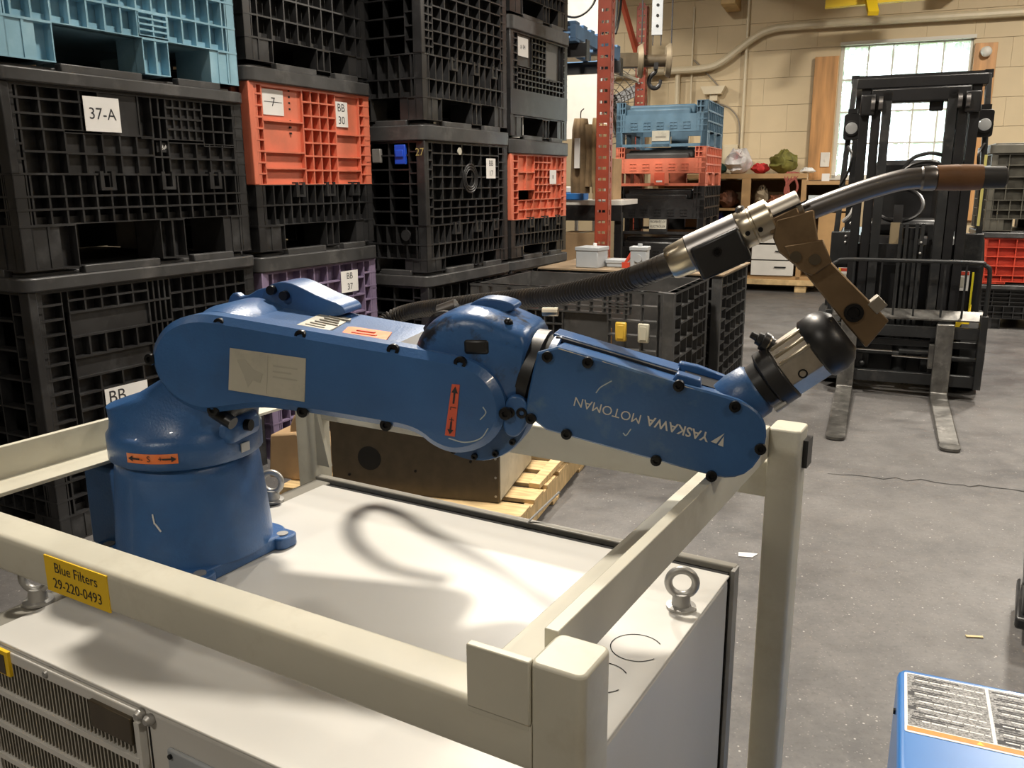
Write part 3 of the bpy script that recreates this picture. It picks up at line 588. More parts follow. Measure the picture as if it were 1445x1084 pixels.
# instruction tag on the cover
tg_ = MB().prism(OUT['platem'], YF-0.0012, YF+0.001, 'xz').build('instruction_tag', TAGM, rb, smooth=0)
TAGD = mat('tag_print', (0.36, 0.345, 0.29), 0.6); pm = [Vector(q) for q in OUT['platem']]
tq = lambda a, c: tuple((pm[0]*(1-a)+pm[1]*a)*(1-c)+(pm[3]*(1-a)+pm[2]*a)*c)      # a across, c down the tag
MB().prism([tq(.10, .25), tq(.2, .2), tq(.32, .42), tq(.45, .5), tq(.42, .72), tq(.32, .68), tq(.26, .86), tq(.2, .6)], YF-0.0016, YF-0.0011, 'xz').build('print', TAGD, tg_, smooth=0)
for k in range(3): MB().prism([tq(.58, .25+k*.13), tq(.90-.08*(k % 2), .25+k*.13), tq(.90-.08*(k % 2), .285+k*.13), tq(.58, .285+k*.13)], YF-0.0016, YF-0.0011, 'xz').build('print', TAGD, tg_, smooth=0)
MB().prism([tq(.505, .04), tq(.512, .04), tq(.512, .96), tq(.505, .96)], YF-0.0016, YF-0.0011, 'xz').build('print', TAGD, tg_, smooth=0)
lax = [Vector(q) for q in OUT['laxis']]; la_ = MB().prism(OUT['laxis'], YF-0.0012, YF+0.001, 'xz').build('axis_label', REDL, rb, smooth=0)
lq = lambda c: (lax[0]+lax[1])/2*(1-c)+(lax[3]+lax[2])/2*c
lu = (lq(0)-lq(1)).normalized(); ld2 = (lu.x, 0, lu.y); lr2 = (lu.y, 0, -lu.x); P3 = lambda c: (lq(c).x, YF-0.0014, lq(c).y)
arrow2('print_arrow', la_, INK, P3(.20), ld2, lr2, 0.024, 0.0045, (0,-1,0)); arrow2('print_arrow', la_, INK, P3(.84), (-lu.x, 0, -lu.y), lr2, 0.018, 0.0045, (0,-1,0))
text('print', 'L', 0.012, INK, la_, (lq(.46).x, YF-0.0016, lq(.46).y), (-lu.x, 0, -lu.y), lr2); text('print', '+', 0.014, INK, la_, (lq(.69).x, YF-0.0016, lq(.69).y), lr2, ld2)
def bolt(x, y, z_, r, par, name='cover_bolt', d=0.006):
    return MB().stack((x, y, z_), (0,-1,0), [(0, r), (d, r), (d+0.0004, r*0.9), (d+0.0004, r*0.5), (d-0.003, r*0.45)], 14).build(name, BOLT, par)
for (x, z_) in OUT['cbolts']: bolt(x, YF+0.008, z_, 0.0086, rb)
# elbow flange behind the cover
ex_, ez_ = -0.0200, 1.1020
MB().stack((ex_, YF+0.028, ez_), (0,1,0), [(0, 0.077), (0.006, 0.079), (0.045, 0.079), (0.05, 0.074)], 48).build('elbow_flange', ROBOTW, rb)
for k in range(9):
    t = R(-165+k*25); bolt(ex_+0.071*cos(t), YF+0.028, ez_+0.071*sin(t), 0.0045, rb, 'flange_bolt', 0.005)
XF[0] = place((-0.072, 1.074), (0.0416, 1.1685), (-0.0258, 1.1073), (0.0757, 1.1969), 1.24)
MB().prism(smooth_out([(-0.012, 1.092), (0.018, 1.090), (0.022, 1.055), (0.003, 1.025), (-0.02, 1.035)], 2), YF+0.010, YF+0.05, 'xz').build('stop_lug', ROBOT, rb, bevel=0.003)
for x in (-0.006, 0.012): bolt(x, YF+0.011, 1.066, 0.0080, rb, 'stop_bolt', 0.003)
XF[0] = None
# elbow housing (drive unit of the upper arm)
eo = smooth_out(OUT['elbow'], 2); secs = []
for y, sc in ((1.245, 0.72), (1.249, 0.86), (1.262, 0.955), (1.285, 1.0), (1.335, 1.0), (1.37, 0.95), (1.387, 0.84), (1.394, 0.70)):
    secs.append([(-0.02+(a+0.02)*sc if a < 0.04 else a-(1-sc)*0.02, y, 1.15+(c-1.15)*sc) for a, c in eo])
MB().loft([q[::-1] for q in secs]).build('elbow_housing', ROBOTD, rb, smooth=60)
XF[0] = place((-0.072, 1.074), (0.0416, 1.1685), (-0.0258, 1.1073), (0.0757, 1.1969), 1.30)
MB().prism(smooth_out([(-0.09, 1.206), (-0.07, 1.2235), (-0.035, 1.222), (-0.008, 1.212), (-0.02, 1.20), (-0.08, 1.20)], 2), 1.30, 1.345, 'xz').build('housing_rib', ROBOT, rb, bevel=0.002)
for (x, y, z_) in ((-0.091, 1.268, 1.192), (-0.012, 1.262, 1.192), (-0.045, 1.262, 1.180)): MB().sphere((x, y, z_), 0.0075, 10, 6).build('cap_screw', BOLT, rb)
MB().box(-0.075, -0.035, 1.238, 1.262, 1.148, 1.172).build('connector_block', BLACKM, rb, bevel=0.005)
FD = Vector((0.2839, -0.0862)).normalized(); FD3 = (FD.x, 0, FD.y); FNn = Vector((-FD.y, FD.x))
MB().stack((0.021, 1.305, 1.108), FD3, [(0, 0.064), (0.016, 0.064)], 40).build('roll_joint', BLACKM, rb)
MB().stack((0.004, 1.305, 1.113), FD3, [(0, 0.066), (0.018, 0.069), (0.020, 0.064)], 40).build('roll_seal', BLACKM, rb)
MB().stack((0.031, 1.305, 1.105), FD3, [(0, 0.066), (0.010, 0.068), (0.012, 0.066)], 40).build('roll_flange', ROBOTW, rb)
for pts in ([(-0.155, 1.36, 1.170), (-0.140, 1.345, 1.200), (-0.120, 1.345, 1.202), (-0.105, 1.345, 1.188)], [(-0.165, 1.335, 1.168), (-0.145, 1.325, 1.190), (-0.125, 1.325, 1.192), (-0.11, 1.325, 1.178)], [(-0.15, 1.30, 1.165), (-0.13, 1.30, 1.186), (-0.115, 1.295, 1.19)]):
    MB().tube(spline(pts, 6), 0.008, 8).build('lead', BLACKM, rb)
MB().cyl((-0.148, 1.345, 1.196), (-0.118, 1.345, 1.206), 0.011, n=12).build('lead_connector', DSTEEL, rb)
MB().cyl((0.01, 1.39, 1.190), (0.035, 1.39, 1.190), 0.007, n=10).build('air_fitting', BRASS, rb)
XF[0] = None
# forearm
FY0, FY1 = 1.238, 1.345
fo = smooth_out(OUT['fore'], 1)
if sum(fo[i][0]*fo[(i+1) % len(fo)][1]-fo[(i+1) % len(fo)][0]*fo[i][1] for i in range(len(fo))) < 0: fo = fo[::-1]
MB().prism(fo, FY0-0.001, FY0+0.008, 'xz', ch=0.0025).build('forearm_cover', ROBOTW, rb, smooth=30)
MB().prism(inset(fo, 0.003), FY0+0.008, FY1, 'xz').build('forearm', ROBOT, rb, bevel=0.005, smooth=30)
F0_ = Vector((0.0757, 1.1972)); fp_ = lambda s, n: tuple(F0_+Vector((0.969, -0.2475))*s*0.84+Vector((0.2475, 0.969))*n*0.84)
MB().prism([fp_(0.012, -0.003), fp_(0.215, -0.003), fp_(0.215, 0.0025), fp_(0.012, 0.0025)], FY0+0.052, FY0+0.060, 'xz').build('lid_seam', BLACKM, rb)
MB().prism([fp_(0.005, -0.003), fp_(0.212, -0.003), fp_(0.212, 0.004), fp_(0.005, 0.004)], FY0+0.062, FY1-0.004, 'xz').build('forearm_lid', ROBOT, rb, bevel=0.001)
MB().prism([fp_(0.205, -0.008), fp_(0.31, -0.012), fp_(0.31, 0.006), fp_(0.24, 0.012), fp_(0.21, 0.010)], FY1-0.020, FY1-0.004, 'xz').build('cable_guard', ROBOT, rb, bevel=0.002)
MB().prism([fp_(0.205, -0.008), fp_(0.255, -0.008), fp_(0.248, 0.012), fp_(0.212, 0.012)], FY0+0.012, FY0+0.034, 'xz').build('guard_ear', ROBOT, rb, bevel=0.002)
MB().prism([fp_(0.222, -0.008), fp_(0.30, -0.01), fp_(0.30, 0.001), fp_(0.222, 0.001)], FY0+0.034, FY1-0.022, 'xz').build('wrist_cavity', BLACKM, rb)
EDGE = mat('worn_bare_edge', (0.52, 0.46, 0.32), 0.5, 0.2, var=0.3)
for (s0, s1) in ((0.222, 0.246), (0.252, 0.312), (0.03, 0.075), (0.10, 0.125)):
    a, c = fp_(s0, -0.0008), fp_(s1, -0.0012 if s1 < .25 else -0.004)
    MB().bar((a[0], FY0+0.002, a[1]), (c[0], FY0+0.002, c[1]), 0.005, 0.0020).build('chipped_edge', EDGE, rb)
for (x, z_) in OUT['fbolts']: bolt(x, FY0+0.003, z_, 0.0072, rb, 'cover_bolt', 0.008)
LET = mat('white_lettering', (0.55, 0.53, 0.48), 0.6)
d0 = Vector((-0.1661, 0, 0.0369)); up_ = Vector((-0.0369, 0, -0.1661)); YT = FY0-0.0016
text('lettering', 'YASKAWA', 0.0175, LET, rb, (0.2547, YT, 1.0950), d0, up_, 'CENTER', 0.0003, 0.96); text('lettering', 'MOTOMAN', 0.0175, LET, rb, (0.1650, YT, 1.1135), d0, up_, 'CENTER', 0.0, 0.98)
MB().prism([(0.2965, 1.0805), (0.3128, 1.0925), (0.3035, 1.0785)], YT-0.0002, YT+0.0004, 'xz').build('logo_mark', LET, rb, smooth=0); MB().prism([(0.3055, 1.0770), (0.3122, 1.0885), (0.3120, 1.0750)], YT-0.0002, YT+0.0004, 'xz').build('logo_mark', LET, rb, smooth=0)
SCR = mat('scratch', (0.40, 0.45, 0.46), 0.5)
for y, pts in ((FY0-.0008, [(0.150, 1.135), (0.156, 1.143), (0.170, 1.152)]), (FY0-.0008, [(0.186, 1.084), (0.190, 1.081), (0.196, 1.090)]), (YF, [(-0.048, 1.063), (-0.025, 1.059), (-0.003, 1.066), (0.008, 1.081)]), (YF, [(-0.003, 1.092), (0.005, 1.102), (0.001, 1.110)])):
    MB().tube(spline([(a, y, c) for a, c in pts], 5), 0.0009, 5).build('scratch', SCR, rb)
# wrist swings up along WA
XF[0] = place((0.343, 1.0607), (0.45, 1.2965), (0.3205, 1.118), (0.4085, 1.3105), 1.285)
wv_ = 1.285
WA = Vector((0.78, 0, 0.626)).normalized(); WP = Vector((0.343, wv_, 1.0607)); K = 1.43
at_ = lambda s_, dv=0, dn=0: tuple(WP + WA*s_*K + Vector((0, dv*K, 0)) + Vector((-WA.z, 0, WA.x))*dn*K)
kp = lambda pr, k: [(a*k, c*k) for a, c in pr]
MB().stack(at_(-0.02), WA, kp([(0, 0.022), (0.012, 0.029), (0.03, 0.031), (0.050, 0.030), (0.054, 0.027)], K), 32).build('wrist_body', ROBOTW, rb)
MB().stack((0.335, wv_-0.044, 1.045), (0,1,0), [(0, 0.034), (0.004, 0.038), (0.085, 0.038), (0.089, 0.034)], 24).build('wrist_pivot', BLACKM, rb)
MB().stack(at_(0.032), WA, kp([(0, 0.026), (0.013, 0.026), (0.015, 0.024)], K), 32).build('tool_flange', BLACKM, rb)
MB().cyl(at_(0.036, -0.02, -0.026), at_(0.050, -0.02, -0.026), 0.0055, n=10).build('alignment_pin', ZINC, rb)

# ---- welding torch, carried by the wrist
tc_ = thing('welding_torch', 'bare steel welding torch with corrugated black hose, clamped to the robot wrist', 'welding torch', lw(*XF[0](*at_(0.046))), 15, None, XF[0](*at_(0.046)))
MB().stack(at_(0.046), WA, kp([(0, 0.028), (0.002, 0.033), (0.019, 0.033), (0.021, 0.030)], K), 36).build('sensor_base', BLACKM, tc_, bevel=0.001)
MB().stack(at_(0.066), WA, kp([(0, 0.0315), (0.001, 0.032), (0.042, 0.032), (0.043, 0.0315)], K), 8, ph=R(22.5)).build('sensor_body', STEEL, tc_, bevel=0.005)
for dn_, dv_ in ((0.013, -0.0285), (0.021, -0.021), (0.0285, -0.013)):
    MB().bar(at_(0.068, dv_, dn_), at_(0.106, dv_, dn_), 0.006, 0.006).build('body_rib', BRASS, tc_, bevel=0.0015)
MB().stack(at_(0.082, -0.0290, -0.008), (0,-1,0), kp([(0, 0.0050), (0.0012, 0.0050), (0.0013, 0.0035), (-0.002, 0.003)], K), 14).build('set_screw', BOLT, tc_)
MB().stack(at_(0.103), WA, kp([(0, 0.031), (0.003, 0.0345), (0.018, 0.0350), (0.029, 0.031), (0.036, 0.022)], K), 36).build('boot', BLACKM, tc_, smooth=50)
ncon = Vector((-WA.z, 0, WA.x)); b0 = Vector(at_(0.072, 0.0, 0.029)); cdir = (ncon*0.75-WA*0.35).normalized()
MB().stack(b0, cdir, kp([(0, 0.008), (0.005, 0.008), (0.006, 0.0105), (0.012, 0.0105), (0.013, 0.0075), (0.018, 0.007), (0.019, 0.004), (0.026, 0.0035)], K), 18).build('cable_connector', BLACKM, tc_)
MB().stack(b0+cdir*0.006, cdir, [(0, 0.0135), (0.007, 0.0135)], 18).build('connector_ring', BRASS, tc_)
YBk = wv_-0.014
MB().prism([(0.425, 1.283), (0.4711, 1.2889), (0.558, 1.2045), (0.5305, 1.1625), (0.502, 1.193)], YBk, YBk+0.018, 'xz').build('bracket_arm', RUSTY, tc_, bevel=0.002)
MB().prism([(0.3867, 1.3227), (0.3895, 1.3500), (0.4413, 1.3640), (0.4496, 1.3223), (0.4711, 1.2889), (0.4500, 1.2700), (0.4299, 1.2755), (0.3964, 1.3019)], YBk-0.012, YBk+0.001, 'xz').build('bracket_plate', RUSTY, tc_, bevel=0.002)
MB().prism([(0.402, 1.312), (0.456, 1.322), (0.4711, 1.2889), (0.445, 1.2690), (0.425, 1.278)], YBk-0.016, YBk-0.011, 'xz').build('bracket_clamp_bar', RUSTY, tc_, bevel=0.0015)
for (x, z_) in ((0.420, 1.2965), (0.4466, 1.2932)): MB().stack((x, YBk-0.016, z_), (0,-1,0), [(0, 0.0082), (0.004, 0.0082), (0.0041, 0.004)], 14).build('bracket_bolt', BROWNM, tc_)
MB().stack((0.508, YBk, 1.2150), (0,-1,0), [(0, 0.0140), (0.004, 0.0140), (0.0041, 0.009), (0.001, 0.008)], 18).build('bracket_bolt', BOLT, tc_)
MB().obox((0.5400, YBk+0.009, 1.2275), (0.7,0,-0.7), (0,1,0), (0.7,0,0.7), (0.010, 0.010, 0.010)).build('bracket_nut', STEEL, tc_, bevel=0.001)
XF[0] = place((0.2394, 1.2799), (0.6089, 1.4019), (0.2356, 1.2981), (0.5235, 1.4015), 1.285)
TA = Vector((0.1963, 0, 0.0897)).normalized(); T0 = Vector((0.2394, wv_, 1.2799)); KT = 1.49
tp = lambda s_, dv=0, dn=0: tuple(T0 + TA*s_*KT + Vector((0, dv*KT, 0)) + Vector((-TA.z, 0, TA.x))*dn*KT)
TNN = Vector((-TA.z, 0, TA.x)); ks = lambda pr: kp(pr, KT)
MB().stack(tp(-0.002), TA, ks([(0, 0.0165), (0.004, 0.0185), (0.024, 0.0200)]), 28).build('rear_collar', BRASS, tc_)
MB().stack(tp(0.022), TA, ks([(0, 0.0200), (0.001, 0.0208), (0.056, 0.0208), (0.057, 0.0200)]), 28).build('clamp_sleeve', DSTEEL, tc_)
MB().obox(tp(0.052, -0.002, -0.012), TA, (0,1,0), TNN, (0.027*KT, 0.0215*KT, 0.0185*KT)).build('clamp_block', BLACKM, tc_, bevel=0.004)
MB().stack(tp(0.050, -0.0235, -0.008), (0,-1,0), ks([(0, 0.0050), (0.0010, 0.0050), (0.0011, 0.0034), (-0.002, 0.003)]), 12).build('clamp_screw', BOLT, tc_)
MB().stack(tp(0.078), TA, ks([(0, 0.0195), (0.001, 0.0202), (0.013, 0.0202), (0.014, 0.0192), (0.016, 0.0192), (0.017, 0.0205), (0.034, 0.0205), (0.036, 0.018)]), 28).build('front_collar', BRASS, tc_)
for s_, dn_ in ((0.085, -0.004), (0.098, -0.006)): MB().stack(tp(s_, -0.0198, dn_), (0,-1,0), ks([(0, 0.0026), (0.001, 0.0026), (0.001, 0.0015)]), 10).build('grub_screw', BOLT, tc_)
MB().stack(tp(0.087, 0, 0.019), TNN, ks([(0, 0.005), (0.004, 0.005), (0.006, 0.0025)]), 12).build('cap_screw', DSTEEL, tc_)
MB().stack(tp(0.113), TA, ks([(0, 0.0150), (0.030, 0.0150), (0.031, 0.0140)]), 28).build('split_clamp', STEEL, tc_)
MB().obox(tp(0.122, -0.008, -0.008), TA, (0,1,0), TNN, (0.017*KT, 0.009*KT, 0.008*KT)).build('split_clamp_jaw', RUSTY, tc_, bevel=0.002)
MB().obox(tp(0.130, -0.0152, 0.001), TA, (0,1,0), TNN, (0.020*KT, 0.0015*KT, 0.0009*KT)).build('clamp_slit', DARK, tc_)
nk = OUT['neck']; npts = spline([(a, wv_, c) for a, c in nk[:5]], 8); xf_ = XF[0]; XF[0] = None
MB().tube(npts, 0.0122, 20).build('swan_neck', DSTEEL, tc_); XF[0] = xf_
MB().stack((0.600, wv_, 1.4012), (1,0,0.0), [(0, 0.0155), (0.003, 0.0178), (0.018, 0.0182), (0.022, 0.0165)], 24).build('neck_nut', DSTEEL, tc_)
MB().stack((0.622, wv_, 1.4014), (1,0,-0.02), [(0, 0.0180), (0.028, 0.0188), (0.030, 0.0184), (0.032, 0.0188), (0.060, 0.0180)], 24).build('nozzle_wrap', WRAP, tc_)
MB().stack((0.682, wv_, 1.4002), (1,0,-0.03), [(0, 0.0165), (0.003, 0.0158), (0.030, 0.0152), (0.033, 0.011)], 24).build('gas_nozzle', NOZZ, tc_)
MB().tube(spline([(0.578, wv_+0.012, 1.412), (0.592, wv_+0.014, 1.421), (0.612, wv_+0.014, 1.424), (0.630, wv_+0.012, 1.420)], 5), 0.0028, 6).build('nozzle_wire', BLACKM, tc_)
# corrugated hose: back from the torch over the elbow, looping round behind the lower arm
XF[0] = None
hp = [(0.198, 1.091, 1.2965), (0.172, 1.13, 1.279), (0.141, 1.19, 1.261), (0.065, 1.33, 1.226), (0.026, 1.39, 1.215), (-0.04, 1.48, 1.197), (-0.134, 1.58, 1.174), (-0.195, 1.65, 1.156), (-0.240, 1.675, 1.138), (-0.268, 1.64, 1.120), (-0.268, 1.56, 1.108), (-0.235, 1.48, 1.106), (-0.18, 1.42, 1.112), (-0.10, 1.385, 1.12)]
hp = [wl(*q) for q in hp]
hs = spline(hp, 40); seg = [0.0]
for i in range(1, len(hs)): seg.append(seg[-1]+(hs[i]-hs[i-1]).length)
pts = []; rs = []; step = 0.0082/6; i = 0; dist = 0; j = 0
while dist < seg[-1]:
    while i < len(seg)-2 and seg[i+1] < dist: i += 1
    t = (dist-seg[i])/max(seg[i+1]-seg[i], 1e-6); pts.append(hs[i].lerp(hs[i+1], t))
    rs.append((0.0116, 0.0116, 0.0140, 0.0160, 0.0160, 0.0140)[j % 6]); dist += step; j += 1
MB().tube(pts, rs, 16).build('corrugated_hose', HOSE, tc_, smooth=30)
MB().tube([wl(0.168, 1.136, 1.2772), wl(0.184, 1.112, 1.2868), wl(0.198, 1.0915, 1.2962), wl(0.208, 1.0895, 1.3005)], [0.0158, 0.0158, 0.0158, 0.0158], 20).build('hose_sleeve', HOSE, tc_)

# ------------------------------------------------------------------ bulk containers
class Face:
    """frame of one crate side: s along the side, d outward, z up"""
    def __init__(f, P0, t, n, L): f.P0, f.t, f.n, f.L = Vector(P0), Vector(t), Vector(n), L
    def box(f, mb, s0, s1, d0, d1, z0, z1):
        c = f.P0 + f.t*((s0+s1)/2) + f.n*((d0+d1)/2); c.z = (z0+z1)/2
        mb.obox(c, f.t, f.n, (0,0,1), (abs(s1-s0)/2, abs(d1-d0)/2, abs(z1-z0)/2))
def grid(mb, f, s0, s1, z0, z1, nx, nz, rt=0.009, dep=0.042, back=0.045, d=0.0):
    """moulded lattice: ribs standing proud of a set-back plate (back=None leaves it open)"""
    for i in range(nx+1):
        s = s0+(s1-s0)*i/nx; f.box(mb, max(s-rt/2, s0), min(s+rt/2, s1) if i else s+rt/2, d-dep, d, z0, z1)
    for k in range(nz+1):
        z = z0+(z1-z0)*k/nz; f.box(mb, s0, s1, d-dep, d+0.0015, max(z-rt/2, z0), min(z+rt/2, z1) if k else z+rt/2)
    if back is not None: f.box(mb, s0, s1, d-back-0.006, d-back, z0, z1)
PLAIN = [(0, .07, 0, 1, 1, 7), (.07, .93, 0, 1, 9, 5), (.93, 1, 0, 1, 1, 7)]
ORANGE_E = [(0, .09, 0, 1, 1, 9), (.09, .40, .64, .97, 1, 1, .014), (.09, .40, .33, .64, 1, 1, .020), (.40, .68, .30, 1, 4, 5), (.68, .90, .55, .97, 1, 1, .014), (.68, .90, .30, .55, 1, 1, .020), (.09, .40, 0, .33, 1, 2, .022), (.40, .68, 0, .30, 4, 2), (.68, .90, 0, .30, 1, 2, .022), (.90, 1, 0, 1, 1, 9), (.09, .90, .97, 1, 6, 1)]
DOOR_E = [(0, .05, 0, 1, 1, 6), (.05, .34, .50, 1, 4, 3), (.34, .50, .48, 1, 1, 1, .004), (.50, .555, .45, 1, 1, 1), (.555, .62, .45, 1, 2, 2), (.62, .79, .45, 1, 5, 4, .012), (.79, .95, .38, 1, 3, 3), (.05, .20, 0, .50, 2, 2), (.20, .55, 0, .48, 5, 2, .020), (.55, .62, 0, .45, 2, 2), (.62, .95, 0, .42, 5, 2, .020), (.95, 1, 0, 1, 1, 6)]
TALL_E = [(0, .04, 0, 1, 1, 12), (.04, .115, 0, 1, 1, 12), (.135, .46, .86, 1, 5, 2), (.135, .46, .72, .86, 1, 1, .012), (.135, .46, .60, .72, 5, 1), (.135, .46, .48, .60, 1, 1, .012), (.46, .56, .45, 1, 4, 4), (.56, .95, .45, 1, 7, 5), (.135, .95, .0, .48, 9, 5), (.95, 1, 0, 1, 1, 12)]
OPENG = [(0, .10, 0, 1, 1, 8, None), (.10, .50, 0, 1, 4, 7, None), (.50, .90, 0, 1, 3, 6, None), (.90, 1, 0, 1, 1, 8, None)]
BIGG = [(0, .08, 0, 1, 1, 9), (.08, .30, .30, 1, 2, 5), (.30, .88, .30, 1, 5, 5), (.08, .88, 0, .30, 8, 3), (.88, 1, 0, 1, 2, 9)]
def crate(label, group, loc, yaw, W_, D_, H, base_m, wall_m, feet=0.10, rows=(0.07, 0.07), rown=(16, 16), lip=0.055, lid_m=None, E=PLAIN, Sf=OPENG, lid=True, latch=True, cat='storage crate', name='bulk_crate', open_feet=((0.20, 0.545), (0.66, 0.90))):
    """collapsible bulk container; local frame: near corner at the origin, body x in -D..0, y in 0..W; main side faces +x"""
    t = thing(name, label, cat, loc, yaw, group)
    ins = 0.02; sides = {'E': Face((-ins, ins, 0), (0,1,0), (1,0,0), W_-2*ins), 'S': Face((-D_+ins, ins, 0), (1,0,0), (0,-1,0), D_-2*ins),
             'N': Face((-ins, W_-ins, 0), (-1,0,0), (0,1,0), D_-2*ins), 'W': Face((-D_+ins, W_-ins, 0), (0,-1,0), (-1,0,0), W_-2*ins)}
    zb = feet+sum(rows); zt_ = H-lip if lid else H
    mb = MB()
    for k, f in sides.items():
        (a0, a1), (b0, b1) = open_feet
        for s0, s1 in ((0, a0), (a1, b0), (b1, 1.0)):
            w = (s1-s0)*f.L; grid(mb, f, s0*f.L, s1*f.L, 0, feet, 2 if w > .1 else 1, 1, 0.010, 0.05, 0.045)
            f.box(mb, s0*f.L+0.004, s1*f.L-0.004, -0.16, -0.05, 0.0, feet)
        z = feet
        for h, nn in zip(rows, rown):
            grid(mb, f, 0, f.L, z, z+h, nn, 1, 0.008, 0.046, 0.050); z += h
    mb.box(-D_+ins+.03, -ins-.03, ins+.03, W_-ins-.03, feet, feet+0.03)
    mb.build('base', base_m, t, smooth=0)
    for k, spec in (('E', E), ('S', Sf), ('N', PLAIN), ('W', PLAIN)):
        mb = MB(); f = sides[k]; hz = zt_-zb
        if k != 'E' and k != 'S': spec = [(0, 1, 0, 1, 8, 4)]
        for q in spec:
            bk = q[6] if len(q) > 6 else 0.046
            grid(mb, f, q[0]*f.L, q[1]*f.L, zb+q[2]*hz, zb+q[3]*hz, q[4], q[5], 0.008, 0.044 if bk is None or bk > .03 else bk+.002, bk)
        f.box(mb, 0, f.L, -0.036, 0.002, zt_-0.012, zt_)
        mb.build('wall_panel', wall_m, t, smooth=0)
    mb = MB()
    for cx, cy in ((-ins, ins), (-ins, W_-ins), (-D_+ins, ins), (-D_+ins, W_-ins)):
        mb.box(cx-(0.045 if cx > -D_/2 else 0)-.002, cx+(0.045 if cx < -D_/2 else 0)+.002, cy-(.045 if cy > W_/2 else 0)-.002, cy+(.045 if cy < W_/2 else 0)+.002, zb, zt_)
    if latch:
        f = sides['E']
        for s in (.34, .60, .83):
            mb2 = MB(); f.box(mb2, s*f.L-.035, s*f.L-.018, -0.02, 0.008, zb-.05, zb+.012); f.box(mb2, s*f.L+.018, s*f.L+.035, -0.02, 0.008, zb-.05, zb+.012); f.box(mb2, s*f.L-.035, s*f.L+.035, -0.02, 0.008, zb-.062, zb-.05)
            mb2.build('hinge', base_m, t, smooth=0)
    mb = MB()
    f = sides['S']; f.box(mb, f.L-.055, f.L+.004, -0.03, 0.004, zb, zt_); mb.build('corner_post', wall_m if wall_m is not BLUEP else BLUEP, t, bevel=0.004)
    if lid:
        lm = lid_m or LIDP
        mb = MB(); mb.prism(rrect(-D_, 0, 0, W_, 0.05, 4), H-lip, H, 'xy'); lo = mb.build('lid', lm, t, bevel=0.006)
        mb = MB(); x0, x1, y0, y1 = -D_+.045, -.045, .045, W_-.045
        mb.prism(rrect(x0, x1, y0, y1, .03, 3), H-0.002, H+0.014, 'xy')
        (a0, a1), (b0, b1) = open_feet
        for s0, s1 in ((a0+.02, a1-.02), (b0+.02, b1-.02)):
            mb.box(-.05, -.012, s0*W_, s1*W_, H-.002, H+.030); mb.box(-D_+D_*s0, -D_+D_*s1, .012, .05, H-.002, H+.030)
        mb.build('lid_rim', lm, lo, bevel=0.004)
    return t, sides, (zb, zt_)
def paper(t, f, s0, s1, z0, z1, lines, size=0.06, d=0.006, m=PAPER, name='paper_label', ink=INK):
    mb = MB(); f.box(mb, s0, s1, d, d+0.0015, z0, z1); o = mb.build(name, m, t, smooth=0); n = len(lines)
    for k, ln in enumerate(lines):
        zc = z1-(z1-z0)*(k+0.5)/n; c = f.P0+f.t*((s0+s1)/2)+f.n*(d+0.0022); c.z = zc
        text('print', ln, size, ink, o, c, f.t, (0,0,1), 'CENTER', 0.0)
    return o
G1 = 'collapsible bulk crates stacked along the aisle'
Y1 = 27.66; U1, V1 = axes(Y1); A1 = Vector((-1.781, 3.129, 0))
def at1(v_, z, u_=0): p = A1+V1*v_+U1*u_; return (p.x, p.y, z)
D1 = 1.15
t, sd, zz = crate('tall black plastic crate on the floor behind the robot, paper tag marked BB', G1, at1(0, 0), Y1, 1.187, D1, 1.062, BLACKP, BLACKP, 0.11, (0.07, 0.07, 0.07), (16, 16, 16), 0.052, E=TALL_E)
o = paper(t, sd['E'], 0.262, 0.47, 0.47, 0.585, [''], 0.05); f = sd['E']; text('print', 'BB', 0.075, INK, o, f.P0+f.t*0.318+f.n*0.008+Vector((0, 0, 0.545)), f.t, (0, 0, 1))
t, sd, zz = crate('black plastic crate with a big paper sign 37-A, under the blue crate', G1, at1(0, 1.086), Y1, 1.187, D1, 0.724, BLACKP, BLACKP, 0.165, (0.058, 0.048, 0.082), (17, 17, 17), 0.050, E=DOOR_E)
f = sd['E']; paper(t, f, 0.315, 0.475, 0.515, 0.645, ['37-A'], 0.062, 0.008)
paper(t, f, 0.655, 0.72, 0.445, 0.485, ['13A'], 0.03, -0.012, m=BLACKP, name='chalk_mark', ink=PAPER)
t, sd, zz = crate('pale blue plastic crate on top of the crate signed 37-A', G1, at1(0, 1.840), Y1, 1.187, D1, 0.74, BLUEP, BLUEP, 0.140, (0.105, 0.105), (15, 15), 0.055, latch=False, lid_m=LIDP, Sf=PLAIN)
mb = MB(); f = sd['E']; grid(mb, f, .535*f.L, .66*f.L, .15, .24, 2, 4, .007, .02, .022, .004); mb.build('vent_panel', BLUEP, t, smooth=0)
B1 = 1.205
t, sd, zz = crate('purple plastic crate with black lid, at the bottom below the orange-sided crate', G1, at1(B1, 0), Y1, 0.97, D1, 1.045, PURPLEP, PURPLEP, 0.11, (0.08, 0.08), (14, 14), 0.075, E=BIGG)
paper(t, sd['E'], 0.60, 0.75, 0.80, 0.92, ['BB', '37'], 0.05)
t, sd, zz = crate('orange-sided crate on black base with two paper notes, between purple crate and black crate', G1, at1(B1, 1.070), Y1, 0.97, D1, 0.868, BLACKP, ORANGEP, 0.125, (0.098, 0.10), (15, 15), 0.068, E=ORANGE_E, Sf=ORANGE_E)
f = sd['E']; o = paper(t, f, 0.10, 0.245, 0.655, 0.775, ['7'], 0.06, -0.012); paper(t, f, 0.635, 0.745, 0.625, 0.755, ['BB', '30'], 0.058, -0.008)
mb = MB(); f.box(mb, 0.11, 0.235, -0.010, -0.0098, 0.715, 0.718); mb.build('print', INK, o)
mb = MB()
